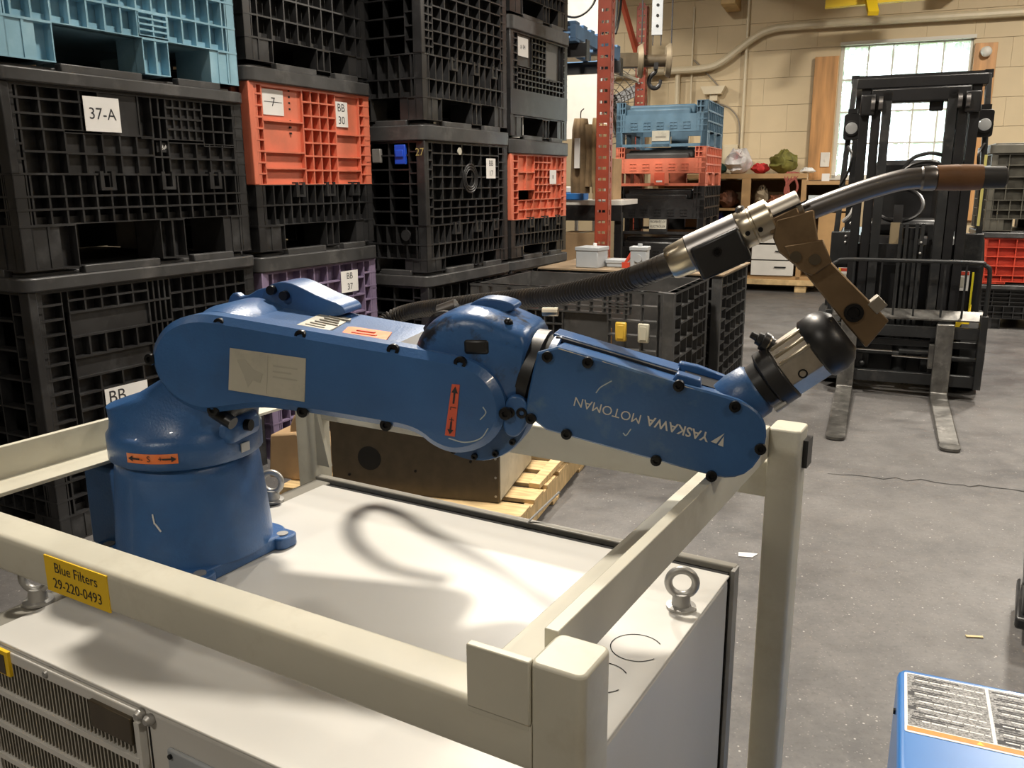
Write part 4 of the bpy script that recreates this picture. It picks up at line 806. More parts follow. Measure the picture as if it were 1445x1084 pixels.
for k in range(7): f.box(mb, 0.285, 0.297, -0.020, -0.0125, 0.60+k*0.029-(0.03 if k < 3 else 0), 0.609+k*0.029-(0.03 if k < 3 else 0))
mb.build('vent_holes', DARK, t)['kind'] = 'stuff'
t, sd, zz = crate('black plastic crate stacked on top of the orange-sided crate with two paper notes', G1, at1(B1, 1.965), Y1, 0.97, D1, 0.80, BLACKP, BLACKP, 0.105, (0.10, 0.10, 0.10), (10, 10, 10), 0.06, Sf=PLAIN, latch=False)
Y3 = 28.0; U3, V3 = axes(Y3); A3 = Vector((-0.482, 5.0, 0))
def at3(v_, z, u_=0): p = A3+V3*v_+U3*u_; return (p.x, p.y, z)
D3 = 1.10
t, sd, zz = crate('black crate on the floor beneath the crate that has a blue latch', G1, at3(0, 0), Y3, 1.035, D3, 0.862, BLACKP, BLACKP, 0.11, (0.08, 0.08), (14, 14), 0.065)
t, sd, zz = crate('black lattice crate with blue latch and round moulded wheel, paper tag 17', G1, at3(0, 0.882), Y3, 1.035, D3, 0.835, BLACKP, BLACKP, 0.075, (0.085, 0.11), (15, 15), 0.085, E=BIGG)
f = sd['E']; mb = MB()
for r in (0.085, 0.07, 0.055): mb.torus(f.P0+f.t*(0.505*f.L)+f.n*0.004+Vector((0,0,0.54)), (1,0,0), r, 0.006, 28, 6)
mb.build('moulded_wheel', BLACKP, t); paper(t, f, 0.70, 0.82, 0.54, 0.665, ['BB', '17'], 0.05)
MB().cyl(f.P0+f.t*0.38+f.n*0.0+Vector((0,0,0.70)), f.P0+f.t*0.38+f.n*0.006+Vector((0,0,0.70)), 0.022).build('sticker', TAGM, t)
f = sd['S']; BLUEL = mat('blue_latch', (0.015, 0.07, 0.55), 0.4); mb = MB(); f.box(mb, f.L-.20, f.L-.125, -.01, .012, .62, .73); f.box(mb, f.L-.19, f.L-.135, .012, .02, .66, .70); mb.build('latch', BLUEL, t, bevel=.004)
mb = MB(); f.box(mb, f.L-.36, f.L-.30, -.01, .012, .63, .71); mb.build('latch', ZINC, t, bevel=.004)
text('chalk_number', '27', 0.06, mat('chalk_yellow', (0.35, 0.28, 0.10), 0.8), t, f.P0+f.t*(f.L-.028)+f.n*0.0065+Vector((0,0,0.685)), f.t, (0,0,1))
mb = MB(); p = f.P0+f.t*(f.L-.14)+Vector((0,0,.215)); mb.cyl(p, p+f.n*.012, .032, n=16); mb.build('moulded_boss', BLACKP, t)
t, sd, zz = crate('tall black lattice crate on top of the crate with the blue latch', G1, at3(0, 1.745), Y3, 1.035, D3, 1.0, BLACKP, BLACKP, 0.125, (0.10, 0.13), (14, 14), 0.06, E=[(0, .12, 0, 1, 3, 14), (.12, .92, .45, 1, 6, 5), (.12, .92, 0, .45, 9, 4), (.92, 1, 0, 1, 1, 12)])
f = sd['E']; paper(t, f, 0.315, 0.345, 0.74, 0.86, [''], 0.01, 0.006, name='white_tag')
f = sd['S']; mb = MB(); f.box(mb, f.L-.37, f.L-.30, -.01, .014, .80, .90); mb.build('latch', YEL, t, bevel=.004)
C3 = 1.045
t, sd, zz = crate('black crate on the floor under the orange crate beside the red rack post', G1, at3(C3, 0), Y3, 0.95, D3, 0.862, BLACKP, BLACKP, 0.11, (0.08, 0.08), (14, 14), 0.065)
t, sd, zz = crate('orange-sided crate on black base with one white tag, beside the red rack post', G1, at3(C3, 0.882), Y3, 0.95, D3, 0.80, BLACKP, ORANGEP, 0.075, (0.085, 0.10), (15, 15), 0.095, E=[(0, .12, 0, 1, 1, 9), (.12, .40, .45, 1, 2, 2, .020), (.40, .70, .30, 1, 4, 6), (.70, .90, .30, 1, 2, 3, .020), (.12, .90, 0, .30, 6, 2, .022), (.90, 1, 0, 1, 1, 9)])
paper(t, sd['E'], 0.60, 0.71, 0.50, 0.60, ['III'], 0.04)
t, sd, zz = crate('black crate with plain smooth lower panel, on the orange crate beside the rack post', G1, at3(C3, 1.702), Y3, 0.95, D3, 0.76, BLACKP, BLACKP, 0.13, (0.17,), (1,), 0.09, E=[(0, .06, 0, 1, 1, 8), (.06, .12, 0, 1, 1, 8), (.12, .36, .42, 1, 1, 1, .010), (.36, .60, .40, 1, 4, 5), (.60, .86, .30, 1, 1, 1, .010), (.12, .60, 0, .40, 8, 4), (.60, .92, 0, .30, 5, 3), (.92, 1, 0, 1, 1, 8)], latch=False)
f = sd['E']; paper(t, f, 0.11, 0.27, 0.52, 0.64, ['# 84'], 0.04, -0.004); mb = MB(); f.box(mb, 0, f.L, -.002, .003, .14, .30); mb.build('smooth_panel', BLACKP, t); o = paper(t, f, 0.54, 0.72, 0.40, 0.60, [''], 0.04, -0.004, m=mat('grey_sticker', (0.12, 0.12, 0.115), 0.6), name='grey_sticker')
t, sd, zz = crate('black crate topmost of the stack beside the red rack post', G1, at3(C3, 2.482), Y3, 0.95, D3, 0.7, BLACKP, BLACKP, 0.11, (0.08, 0.08), (14, 14), 0.06, latch=False)
# open crate in the middle of the floor, and one behind it
Y4 = 25.5; U4, V4 = axes(Y4); A4 = Vector((0.812, 4.17, 0))
def at4(v_, z, u_=0): p = A4+V4*v_+U4*u_; return (p.x, p.y, z)
LG = [(0, .30, .30, 1, 3, 4, None), (.30, .48, .45, .80, 4, 3), (.48, .70, .30, .80, 1, 1, .012), (.30, .80, .80, 1, 8, 4, None), (.70, .93, .0, 1, 3, 8, None), (.48, .70, 0, .30, 3, 3), (.0, .48, 0, .30, 8, 3)]
t, sd, zz = crate('open black lattice crate without lid on the floor, yellow and white latches', 'open crates on the floor', at4(0, 0), Y4, 0.80, 1.18, 0.86, LITP, LITP, 0.11, (0.07, 0.07), (14, 14), 0.0, lid=False, latch=False, E=[(0, .20, 0, 1, 1, 9, None), (.20, .55, .0, 1, 2, 7, None), (.55, 1, .0, 1, 3, 8, None)], Sf=LG)
f = sd['S']
for s, m in ((0.27, mat('yellow_latch', (0.62, 0.40, 0.05), 0.4)), (0.15, mat('cream_latch', (0.50, 0.48, 0.38), 0.4))):
    mb = MB(); f.box(mb, f.L-s-.03, f.L-s+.03, -.012, .010, .60, .70); o = mb.build('latch', m, t, bevel=.008); mb = MB(); f.box(mb, f.L-s-.018, f.L-s+.018, .010, .014, .615, .685); mb.build('latch_recess', m, o, bevel=.003)
mb = MB(); mb.prism([(0, 0), (0.14, 0), (0.14, 0.02), (0.06, 0.12), (0.015, 0.14)], 0, 0.0015, 'xz'); o = mb.build('torn_paper', PAPER, t, org=(0,0,0)); o.location = f.P0+f.t*(f.L-.56)+f.n*0.012+Vector((0,0,.45))
WARN = mat('interior_orange_load', (0.30, 0.14, 0.035), 0.7, var=0.2)
ld_ = thing('cardboard_carton', 'brown cardboard carton lying inside the open lattice crate', 'carton', at4(0.40, 0.14, -0.72), Y4)
MB().box(-0.18, 0.18, -0.22, 0.22, 0.0, 0.42).build('body', WARN, ld_, bevel=0.004); MB().box(-0.03, 0.03, -0.222, 0.222, 0.418, 0.4225).build('tape', CARD, ld_)
t, sd, zz = crate('black crate behind the open lattice crate, covered by a cardboard sheet carrying grey boxes', 'open crates on the floor', at4(0.86, 0, 0.05), Y4, 0.85, 1.18, 0.86, LITP, LITP, 0.11, (0.07, 0.07), (14, 14), 0.0, lid=False, latch=False, E=[(0, .2, 0, 1, 1, 9, None), (.2, 1, 0, 1, 4, 8, None)])
sh = thing('cardboard_sheet', 'flat brown cardboard sheet laid across the rim of the crate behind the open one', 'cardboard', at4(1.285, 0.861, -0.54), Y4)
MB().box(-0.585, 0.585, -0.42, 0.42, 0.0, 0.010).build('sheet', mat('dull_cardboard', (0.24, 0.175, 0.11), 0.8, var=0.2), sh); MB().box(-0.585, 0.585, 0.19, 0.23, 0.010, 0.0108).build('tape', TAGM, sh)
def ebox(label, v_, u_, w, d, h, yaw):
    e = thing('electrical_enclosure', label, 'electrical box', at4(v_, 0.871, u_), yaw, 'grey boxes on the covered crate')
    MB().box(-w/2, w/2, -d/2, d/2, 0, h).build('body', GREYBOX, e, bevel=0.006); MB().box(-w/2-.006, w/2+.006, -d/2-.004, d/2+.004, h-.02, h+.004).build('cover', GREYBOX, e, bevel=0.004)
    return e
e = ebox('square pale grey electrical enclosure on the cardboard, beside the red rack post', 1.02, -0.82, 0.15, 0.16, 0.125, 30); MB().cyl((0.02, 0, 0.128), (0.02, 0, 0.15), 0.012, n=10).build('knob', PAPER, e)
e = ebox('round-knobbed grey switch enclosure standing beside the hose', 1.00, -0.50, 0.10, 0.10, 0.135, 20); MB().cyl((0, -0.052, 0.07), (0, -0.066, 0.07), 0.024, n=16).build('knob', GREYBOX, e); MB().cyl((0.0, 0, 0.135), (0.0, 0, 0.155), 0.015, n=10).build('stem', GREYBOX, e)
e = ebox('low flat grey enclosure between the two taller grey boxes', 1.10, -0.66, 0.14, 0.12, 0.045, 25)
e = ebox('small grey enclosure lying nearest the torch clamp on the covered crate', 1.12, -0.36, 0.13, 0.12, 0.05, 22)
rt_ = thing('red_tool', 'small red plastic tool lying between the grey boxes', 'tool', at4(1.05, 0.871, -0.575), Y4)
MB().bar((-0.03, 0, 0.03), (0.02, 0, 0.11), 0.03, 0.02).build('handle', REDP, rt_, bevel=0.004); MB().bar((0.02, 0, 0.11), (0.05, 0, 0.09), 0.03, 0.02).build('head', REDP, rt_, bevel=0.003); MB().box(-0.05, 0.0, -0.02, 0.02, 0, 0.035).build('foot', REDP, rt_)

# ------------------------------------------------------------------ forklift (local frame: right fork heel at the origin, x to the right, y away)
FY = 23.0; FU, FV = axes(FY); F0 = Vector((2.754, 5.348, 0)); FX = -0.275
fk = thing('forklift', 'black counterbalance forklift with lowered forks facing the robot, in front of the window', 'forklift', F0[:], FY)
def two(fn):
    for s in (-1, 1): fn(s)
for x in (0.0, -0.57):
    out = [(-1.136, 0.008), (-1.10, 0.004), (0.045, 0.004), (0.045, 0.50), (0.005, 0.50), (0.0, 0.055), (-0.03, 0.042), (-1.10, 0.018)]
    k = MB(); k.prism([(a, c) for a, c in out], x-0.052, x+0.052, 'yz'); k.build('fork', FORKM, fk, bevel=0.006, seg=2)
    MB().prism(smooth_out([(x-0.052, -1.05), (x+0.052, -1.05), (x+0.052, -1.13), (x+0.03, -1.16), (x-0.03, -1.16), (x-0.052, -1.13)], 1), 0.005, 0.019, 'xy').build('fork_tip', FORKM, fk)
    MB().box(x-0.045, x+0.045, 0.045, 0.075, 0.44, 0.53).build('fork_hook', FLG, fk, bevel=0.004)
for z0, z1 in ((0.40, 0.475), (0.09, 0.165)):
    MB().box(FX-0.44, FX+0.50, 0.05, 0.10, z0, z1).build('carriage_bar', FLG, fk, bevel=0.004)
MB().box(FX-0.42, FX+0.48, 0.10, 0.13, 0.33, 0.375).build('carriage_bar', FLG, fk, bevel=0.004)
for x in (FX-0.43, FX+0.49): MB().box(x-0.022, x+0.022, 0.03, 0.12, 0.085, 0.56).build('carriage_end', FLG, fk, bevel=0.004)
for x in (FX-0.22, FX+0.22): MB().box(x-0.02, x+0.02, 0.10, 0.16, 0.10, 0.50).build('carriage_post', FLB, fk)
MB().cyl((FX-0.30, 0.085, 0.285), (FX+0.02, 0.085, 0.285), 0.016, n=12).build('side_shift_cylinder', FLG, fk); MB().cyl((FX-0.30, 0.07, 0.30), (FX-0.02, 0.07, 0.30), 0.008, n=10).build('side_shift_rod', CHROME, fk); MB().cyl((FX-0.02, 0.07, 0.27), (FX+0.22, 0.07, 0.265), 0.008, n=10).build('side_shift_rod', CHROME, fk)
MB().cyl((FX+0.02, 0.09, 0.30), (FX+0.20, 0.09, 0.30), 0.018, n=12).build('side_shift_cylinder', FLG, fk); MB().cyl((FX+0.3, 0.09, 0.27), (FX+0.47, 0.09, 0.27), 0.02, n=12).build('side_shift_cylinder', FLG, fk)
for x in (FX-0.31, FX+0.21): MB().box(x-0.016, x+0.03, 0.045, 0.10, 0.20, 0.36).build('shift_lug', FORKM, fk, bevel=0.003)
MB().sphere((FX-0.20, 0.09, 0.20), 0.02, 10, 8).build('grease_boss', FLG, fk)
# load backrest
path = spline([(FX-0.43, 0.06, 0.52), (FX-0.43, 0.06, 0.82), (FX-0.40, 0.06, 0.875), (FX-0.34, 0.06, 0.89), (FX, 0.06, 0.892), (FX+0.40, 0.06, 0.89), (FX+0.46, 0.06, 0.875), (FX+0.49, 0.06, 0.82), (FX+0.49, 0.06, 0.52)], 6)
MB().tube(path, 0.013, 10).build('backrest_rail', FLG, fk)
for x in (FX-0.30, FX-0.13, FX-0.04, FX+0.08, FX+0.24, FX+0.36): MB().box(x-0.006, x+0.006, 0.055, 0.07, 0.52, 0.89).build('backrest_bar', FLG, fk)
MB().obox((FX+0.03, 0.085, 0.545), (1,0,0), (0,0.6,0.3), (0,-0.3,0.6), (0.47, 0.052, 0.006)).build('backrest_shelf', FORKM, fk)
# mast
def chan(x, y, s, m=FLB, w=0.055, z0=0.06, z1=1.98, d=0.10):
    MB().prism([(x, y), (x+s*w, y), (x+s*w, y+0.016), (x+s*0.016, y+0.016), (x+s*0.016, y+d-0.016), (x+s*w, y+d-0.016), (x+s*w, y+d), (x, y+d)], z0, z1, 'xy').build('mast_channel', m, fk, bevel=0.002)
two(lambda s: chan(FX+s*0.345, 0.22, -s)); two(lambda s: chan(FX+s*0.275, 0.205, -s, z1=2.0)); two(lambda s: chan(FX+s*0.215, 0.19, -s, m=FLG, z0=0.1, z1=1.94))
two(lambda s: MB().cyl((FX+s*0.245, 0.36, 0.1), (FX+s*0.245, 0.36, 1.05), 0.035, n=14).build('lift_cylinder', FLB, fk)); two(lambda s: MB().cyl((FX+s*0.245, 0.36, 1.05), (FX+s*0.245, 0.36, 1.9), 0.022, n=12).build('lift_rod', FLG, fk))
MB().box(FX-0.375, FX+0.375, 0.20, 0.36, 1.965, 2.03).build('mast_top_bar', FLB, fk, bevel=0.006)
MB().box(FX-0.29, FX+0.29, 0.19, 0.30, 1.875, 1.965).build('mast_cross_plate', FLB, fk, bevel=0.012)
for dz_, n_ in ((0.24, 'a'), (0.88, 'b')): MB().box(FX-0.33, FX+0.33, 0.30, 0.345, dz_, dz_+0.10).build('mast_cross_member', FLB, fk)
two(lambda s: MB().box(FX+s*0.30-0.045, FX+s*0.30+0.045, 0.17, 0.25, 1.80, 1.93).build('roller_housing', FLB, fk, bevel=0.01))
for x in (FX-0.27, FX-0.225, FX+0.225, FX+0.27): MB().cyl((x-0.012, 0.18, 1.87), (x+0.012, 0.18, 1.87), 0.045, n=16).build('chain_sheave', DSTEEL, fk)
MB().cyl((FX+0.03, 0.28, 0.10), (FX+0.03, 0.28, 1.02), 0.05, n=16).build('free_lift_cylinder', FLG, fk); MB().cyl((FX+0.03, 0.28, 1.02), (FX+0.03, 0.28, 1.09), 0.056, n=16).build('cylinder_cap', FLB, fk)
for x in (FX-0.035, FX+0.0, FX+0.06, FX+0.095): MB().box(x-0.010, x+0.010, 0.205, 0.222, 0.35, 1.12).build('lift_chain', FLG, fk)
MB().tube(spline([(FX-0.08, 0.24, 1.40), (FX-0.02, 0.22, 1.52), (FX+0.08, 0.22, 1.56), (FX+0.16, 0.24, 1.55)], 6), 0.012, 8).build('hydraulic_hose', RUBBER, fk)
MB().tube(spline([(FX-0.19, 0.25, 1.86), (FX-0.17, 0.24, 1.76), (FX-0.185, 0.24, 1.68), (FX-0.19, 0.26, 1.55)], 6), 0.012, 8).build('hydraulic_hose', RUBBER, fk)
MB().box(FX+0.06, FX+0.14, 0.24, 0.29, 1.82, 1.885).build('horn_bracket', FLB, fk, bevel=0.01)
rw_ = thing('window_ornament', 'small red and white ornament hanging inside the window glass', 'ornament', W(1.37, 0.035, 2.56), WYAW)
MB().torus((0, 0, 0), (0,1,0), 0.07, 0.018, 16, 6).build('wreath', WHITEM, rw_); MB().box(-0.035, 0.035, -0.02, 0.0, 0.04, 0.09).build('bow', REDP, rw_)
# overhead guard, lamps
ZG = 2.06
two(lambda s: MB().bar((FX+s*0.40, 0.55, ZG), (FX+s*0.47, 0.42, 0.35), 0.035, 0.05, (0,1,0)).build('guard_pillar', FLG, fk, bevel=0.004))
two(lambda s: MB().bar((FX+s*0.40, 1.75, ZG), (FX+s*0.42, 2.0, 0.9), 0.05, 0.05, (0,1,0)).build('guard_pillar', FLG, fk, bevel=0.004))
two(lambda s: MB().bar((FX+s*0.40, 0.53, ZG), (FX+s*0.40, 1.78, ZG), 0.05, 0.05).build('guard_side_rail', FLB, fk))
for k in range(7): MB().box(FX-0.40, FX+0.40, 0.53+k*0.2, 0.56+k*0.2, ZG-0.025, ZG+0.02).build('guard_slat', FLB, fk)
def head(s):
    x = FX+s*0.395; h = MB().prism(rrect(x-0.05, x+0.05, 1.66, 1.83, 0.02), 0.40, 0.46, 'xz').build('headlight', FLB, fk, bevel=0.004)
    MB().stack((x, 0.402, 1.735), (0,-1,0), [(0, 0.048), (0.014, 0.05), (0.015, 0.042)], 20).build('bezel', FLB, h); MB().stack((x, 0.39, 1.735), (0,-1,0), [(0, 0.041), (0.006, 0.036), (0.009, 0.02)], 20).build('lens', mat('headlight_lens', (0.45, 0.46, 0.46), 0.15, 0.2), h)
    MB().box(x-0.03, x+0.03, 0.40, 0.44, 1.83, 1.86).build('headlight_bracket', FLB, h)
two(head)
two(lambda s: MB().tube(spline([(FX+s*0.44, 0.44, 1.36), (FX+s*0.39, 0.38, 1.46), (FX+s*0.38, 0.38, 1.56), (FX+s*0.41, 0.44, 1.62)], 5), 0.009, 7).build('grab_handle', FLB, fk))
# body
MB().prism([(0.40, 0.30), (0.40, 0.85), (0.55, 1.02), (0.62, 1.02), (0.66, 0.45), (1.15, 0.45), (1.25, 0.95), (2.2, 1.0), (2.3, 0.9), (2.3, 0.25), (0.6, 0.22)], FX-0.47, FX+0.49, 'yz').build('body', FLB, fk, bevel=0.02)
two(lambda s: MB().box(FX+s*0.335, FX+s*0.47, 0.40, 0.48, 0.45, 1.05).build('cowl_panel', FLG, fk, bevel=0.006))
MB().box(FX-0.25, FX+0.25, 1.30, 1.75, 0.98, 1.10).build('seat', FLB, fk, bevel=0.04); MB().box(FX-0.24, FX+0.24, 1.70, 1.82, 1.05, 1.55).build('seat_back', FLB, fk, bevel=0.04)
MB().bar((FX-0.05, 0.62, 0.95), (FX-0.05, 0.90, 1.20), 0.06, 0.06).build('steering_column', FLB, fk); MB().torus((FX-0.05, 0.92, 1.22), (0,-0.7,0.7), 0.16, 0.014, 24, 8).build('steering_wheel', FLB, fk)
for k in range(3): MB().bar((FX+0.20+k*0.05, 0.68, 1.0), (FX+0.20+k*0.05, 0.66, 1.18), 0.014, 0.014).build('control_lever', FLG, fk)
def tire(x, y, r, w):
    t_ = MB().stack((x-w/2, y, r), (1,0,0), [(0, r*.55), (0.0, r*.9), (0.02, r), (w-0.02, r), (w, r*.9), (w, r*.55)], 36).build('tyre', RUBBER, fk); MB().stack((x-w/2-0.003, y, r), (1,0,0), [(0, r*.3), (0.01, r*.56), (w-.01, r*.56), (w+.006, r*.3)], 24).build('hub', FLG, t_)
two(lambda s: tire(FX+s*0.44+0.01, 0.46, 0.27, 0.17)); two(lambda s: tire(FX+s*0.36, 1.95, 0.21, 0.15))
MB().box(FX-0.40, FX+0.42, 0.42, 0.75, 0.06, 0.40).build('front_axle', FLB, fk)
# marks on the truck
for (x, z_, tx) in ((FX-0.36, 0.735, 'X'), (FX+0.36, 0.735, 'T')):
    st = MB().box(x-0.045, x+0.05, 0.395, 0.400, z_-0.06, z_+0.07).build('warning_sticker', PAPER, fk); MB().box(x-0.042, x+0.047, 0.393, 0.396, z_+0.045, z_+0.067).build('print', REDP, st); MB().box(x-0.025, x+0.02, 0.393, 0.396, z_-0.035, z_+0.03).build('print', TAGM, st)
for x in (FX-0.395, FX+0.43): MB().box(x-0.006, x+0.006, 0.385, 0.40, 0.55, 0.80).build('yellow_stripe', mat('hi_vis_stripe', (0.75, 0.65, 0.02), 0.5), fk)
MB().box(FX+0.42, FX+0.435, 0.42, 0.44, 1.10, 1.55).build('yellow_stripe', mat('pale_yellow_strip', (0.70, 0.62, 0.20), 0.5), fk)
MB().prism([(0.30, 0.40), (0.43, 0.40), (0.43, 0.58), (0.40, 0.52), (0.34, 0.50)], 0.30, 0.34, 'xz').build('tilt_bracket', YEL, fk, bevel=0.004) if False else MB().prism([(FX+0.30, 0.36), (FX+0.43, 0.36), (FX+0.43, 0.60), (FX+0.40, 0.50), (FX+0.33, 0.47)], 0.28, 0.32, 'xz').build('tilt_bracket', YEL, fk, bevel=0.004)
for (x, z_) in ((FX-0.375, 0.98), (FX-0.375, 1.02), (FX+0.09, 1.0), (FX+0.09, 0.93)): MB().sphere((x, 0.395 if x < FX else 0.2, z_), 0.009, 8, 6).build('bolt_head', ZINC, fk)
MB().tube(spline([(FX-0.40, 0.37, 1.12), (FX-0.36, 0.36, 1.16), (FX-0.33, 0.37, 1.22), (FX-0.31, 0.38, 1.15), (FX-0.35, 0.38, 1.10)], 5), 0.014, 7).build('wiring_loom', ZINC, fk)
MB().box(FX-0.10, FX-0.04, 0.33, 0.335, 0.98, 1.12).build('data_plate', mat('bronze_plate', (0.22, 0.17, 0.10), 0.5), fk); MB().box(FX+0.13, FX+0.20, 0.33, 0.335, 0.98, 1.10).build('data_plate', FLG, fk)

# ------------------------------------------------------------------ crates to the right of the forklift
RYAW = 21.5
def wloc(a, bb, z): return W(a, bb, z)
KH = mat('khaki_black_plastic', (0.075, 0.070, 0.055), 0.5, var=0.2)
def crate_s(label, a, bb, z, W_, D_, H, bm_, wm, **k):   # crate whose main side faces the room: corner at its right end
    p = W(a, bb, z); return crate(label, 'crates by the far wall', p, RYAW-90, W_, D_, H, bm_, wm, **k)
GR = [(0, .06, 0, 1, 1, 8), (.06, .52, .35, 1, 1, 1, .012), (.52, .95, .35, 1, 6, 5), (.06, .95, 0, .35, 9, 3), (.95, 1, 0, 1, 1, 8)]
crate_s('black crate on the floor under the bright red crate, behind the forklift', 3.35, -1.85, 0, 1.2, 1.0, 0.42, BLACKP, BLACKP, feet=0.10, rows=(0.06, 0.06), rown=(14, 14), latch=False, lip=0.04)
crate_s('bright red plastic crate behind the forklift, under the olive-black crate', 3.35, -1.85, 0.43, 1.2, 1.0, 0.48, REDP, REDP, feet=0.02, rows=(0.06,), rown=(12,), E=GR, latch=False, lip=0.05)
crate_s('olive-black lattice crate topmost of the stack behind the forklift', 3.35, -1.85, 0.925, 1.2, 1.0, 0.78, KH, KH, feet=0.11, rows=(0.08, 0.09), rown=(12, 12), latch=False, lip=0.08, lid_m=KH)

# ------------------------------------------------------------------ stack of folded crates in front of the rack
SY = 22.0; SU, SV = axes(SY); S0 = Vector((2.06, 9.3, 0))   # near right corner of the stack
def folded(label, z, H, m, topm, plate=None, front_open=True, lidc=True, drop=0.14, W_=0.98, D_=1.07):
    p = S0; t = thing('folded_crate', label, 'folded crate', (p.x, p.y, z), SY, 'folded crates stacked by the rack')
    Sx = Face((-W_, 0, 0), (1,0,0), (0,-1,0), W_); Ex = Face((0, 0, 0), (0,1,0), (1,0,0), D_); Wx = Face((-W_, D_, 0), (0,-1,0), (-1,0,0), D_); Nx = Face((0, D_, 0), (-1,0,0), (0,1,0), W_)
    ft = H*0.33
    mb = MB()
    for f in (Sx, Nx):
        for s0, s1 in ((0, .07), (.40, .60), (.93, 1.0)): f.box(mb, s0*f.L, s1*f.L, -0.05, 0, 0, ft)
        f.box(mb, 0, f.L, -0.05, 0, ft, H-drop)
        f.box(mb, 0, f.L, -0.02, 0, 0, 0.03)
    for f in (Ex, Wx):
        for s0, s1 in ((0, .16), (.42, .58), (.84, 1.0)): grid(mb, f, s0*f.L, s1*f.L, 0, ft, 3, 1, 0.03, 0.05, 0.05)
        grid(mb, f, 0, f.L, ft, H, 9, 3, 0.018, 0.04, 0.04)
    mb.build('base', m, t, smooth=0)
    for s0, s1 in ((0, .10), (.88, 1.0)): mb = MB(); grid(mb, Sx, s0*W_, s1*W_, ft, H, 3, 5, 0.012, 0.04, 0.042); mb.build('corner_panel', m, t, smooth=0)
    for k in range(5): mb = MB(); grid(mb, Sx, (.16+k*.145)*W_, (.24+k*.145)*W_, ft+.03, ft+.10, 2, 2, 0.008, 0.010, 0.014, 0.006); mb.build('slot_panel', m, t, smooth=0)
    mb = MB(); mb.box(-W_+.13, -.14, .06, .55, H-drop, H-.03); mb.build('folded_wall', topm, t, bevel=0.02)
    mb = MB(); mb.box(-W_+.10, -.18, .02, .12, H-drop-.02, H-drop+.06); mb.build('folded_wall', topm, t, bevel=0.02)
    if plate:
        o = MB(); pw_ = .055 if plate[0] is REDL else .095; Sx.box(o, (.5-pw_)*W_, (.5+pw_)*W_, 0.002, 0.008, plate[1], plate[2]); o = o.build('placard', plate[0], t)
        if not plate[3]: q = MB(); Sx.box(q, (.5-pw_*.6)*W_, (.5+pw_*.6)*W_, 0.008, 0.009, plate[1]+.03, plate[1]+.05); q.build('print', plate[4] if plate[4] is PAPER else CABG, o)
        for k, ln in enumerate(plate[3]): c = Sx.P0+Sx.t*(.5*W_)+Sx.n*0.010; c.z = plate[2]-(plate[2]-plate[1])*(k+.5)/len(plate[3]); text('print', ln, 0.036, plate[4], o, c, Sx.t, (0,0,1), 'CENTER', 0, 0.75)
    return t
GREYC = mat('charcoal_plastic', (0.045, 0.045, 0.045), 0.5, var=0.2)
folded('black folded crate at the bottom of the folded stack', 0.0, 0.41, BLACKP, BLACKP)
folded('second black folded crate, carrying the one with a white placard', 0.41, 0.42, BLACKP, BLACKP)
folded('black folded crate with white placard, under the orange folded crate', 0.83, 0.515, BLACKP, BLACKP, (TAGM, 0.06, 0.16, ['PROPERTY OF', 'ELECTROLUX'], INK))
folded('orange folded crate with charcoal folded walls, red placard', 1.345, 0.41, ORANGEP, GREYC, (REDL, 0.01, 0.14, [], PAPER), drop=0.12)
folded('pale blue folded crate on top of the folded stack, grey placard', 1.755, 0.465, mat('slate_blue_plastic', (0.085, 0.165, 0.24), 0.5, var=0.15, dirt=(0.2, 0.30, 0.36), dirt_amt=0.4), mat('slate_blue_wall', (0.075, 0.145, 0.21), 0.5, var=0.15), (TAGM, 0.06, 0.165, [], INK), drop=0.13)

# ------------------------------------------------------------------ red pallet rack
KY = 22.0
def holes_post(label, x, y, w, z1):
    t = thing('rack_post', label, 'rack post', (x, y, 0), KY, 'red pallet rack posts')
    d = w*0.9; mb = MB(); th = 0.004
    n = int(z1/0.076); hw = w*0.13; hh = 0.018
    # front plate as strips around two columns of holes
    xs = [-w/2, -w*.30, -w*.30+2*hw, w*.30-2*hw, w*.30, w/2]
    for a, c in ((0, 1), (2, 3), (4, 5)): mb.box(xs[a], xs[c], 0, th, 0, z1)
    for i in range(n+1):
        z0 = i*0.076
        for a, c in ((1, 2), (3, 4)): mb.box(xs[a], xs[c], 0, th, z0-0.019+hh-0.019+0.0, z0+0.038-0.001)
    mb.build('front_plate', RACKR, t, smooth=0)
    mb = MB(); ys = [0, d*.35, d*.62, d]
    for s in (-1, 1):
        x0, x1 = (s*w/2, s*w/2-s*th)
        for a, c in ((0, 1), (2, 3)): mb.box(x0, x1, ys[a], ys[c], 0, z1)
        for i in range(n+1): mb.box(x0, x1, ys[1], ys[2], i*0.076-0.019, i*0.076+0.019)
    mb.build('side_flange', RACKR, t, smooth=0)
    MB().box(-w*.9, w*.9, -w*.4, d+w*.4, 0, 0.012).build('foot_plate', RACKR, t)
    return t
holes_post('thick red perforated rack post beside the orange crate with one white tag', 0.660, 6.35, 0.098, 3.4)
holes_post('red perforated rack post behind the blue folded crate, ending below the ceiling', 1.575, 10.9, 0.125, 3.42)
def bar_thing(label, p0, p1, w, m, name='rack_brace', cat='brace'):
    t = thing(name, label, cat, p0, 0); d = Vector(p1)-Vector(p0); MB().bar((0,0,0), d[:], w, w*.6).build('bar', m, t); MB().bar(d*0.97, d, w*1.2, w*.9).build('end_plate', m, t)
bar_thing('slanted red steel brace running down to the far red rack post', (1.25, 10.68, 3.62), (1.575, 10.82, 2.69), 0.07, RACKR)
bar_thing('short level cream brace running to the far red rack post', (1.152, 10.7, 2.696), (1.534, 10.82, 2.575), 0.055, CREAM)
bar_thing('dark slanted brace low beside the blue folded crate', (1.13, 10.7, 2.50), (1.33, 10.7, 1.80), 0.06, BROWNM)
HY = 4.0
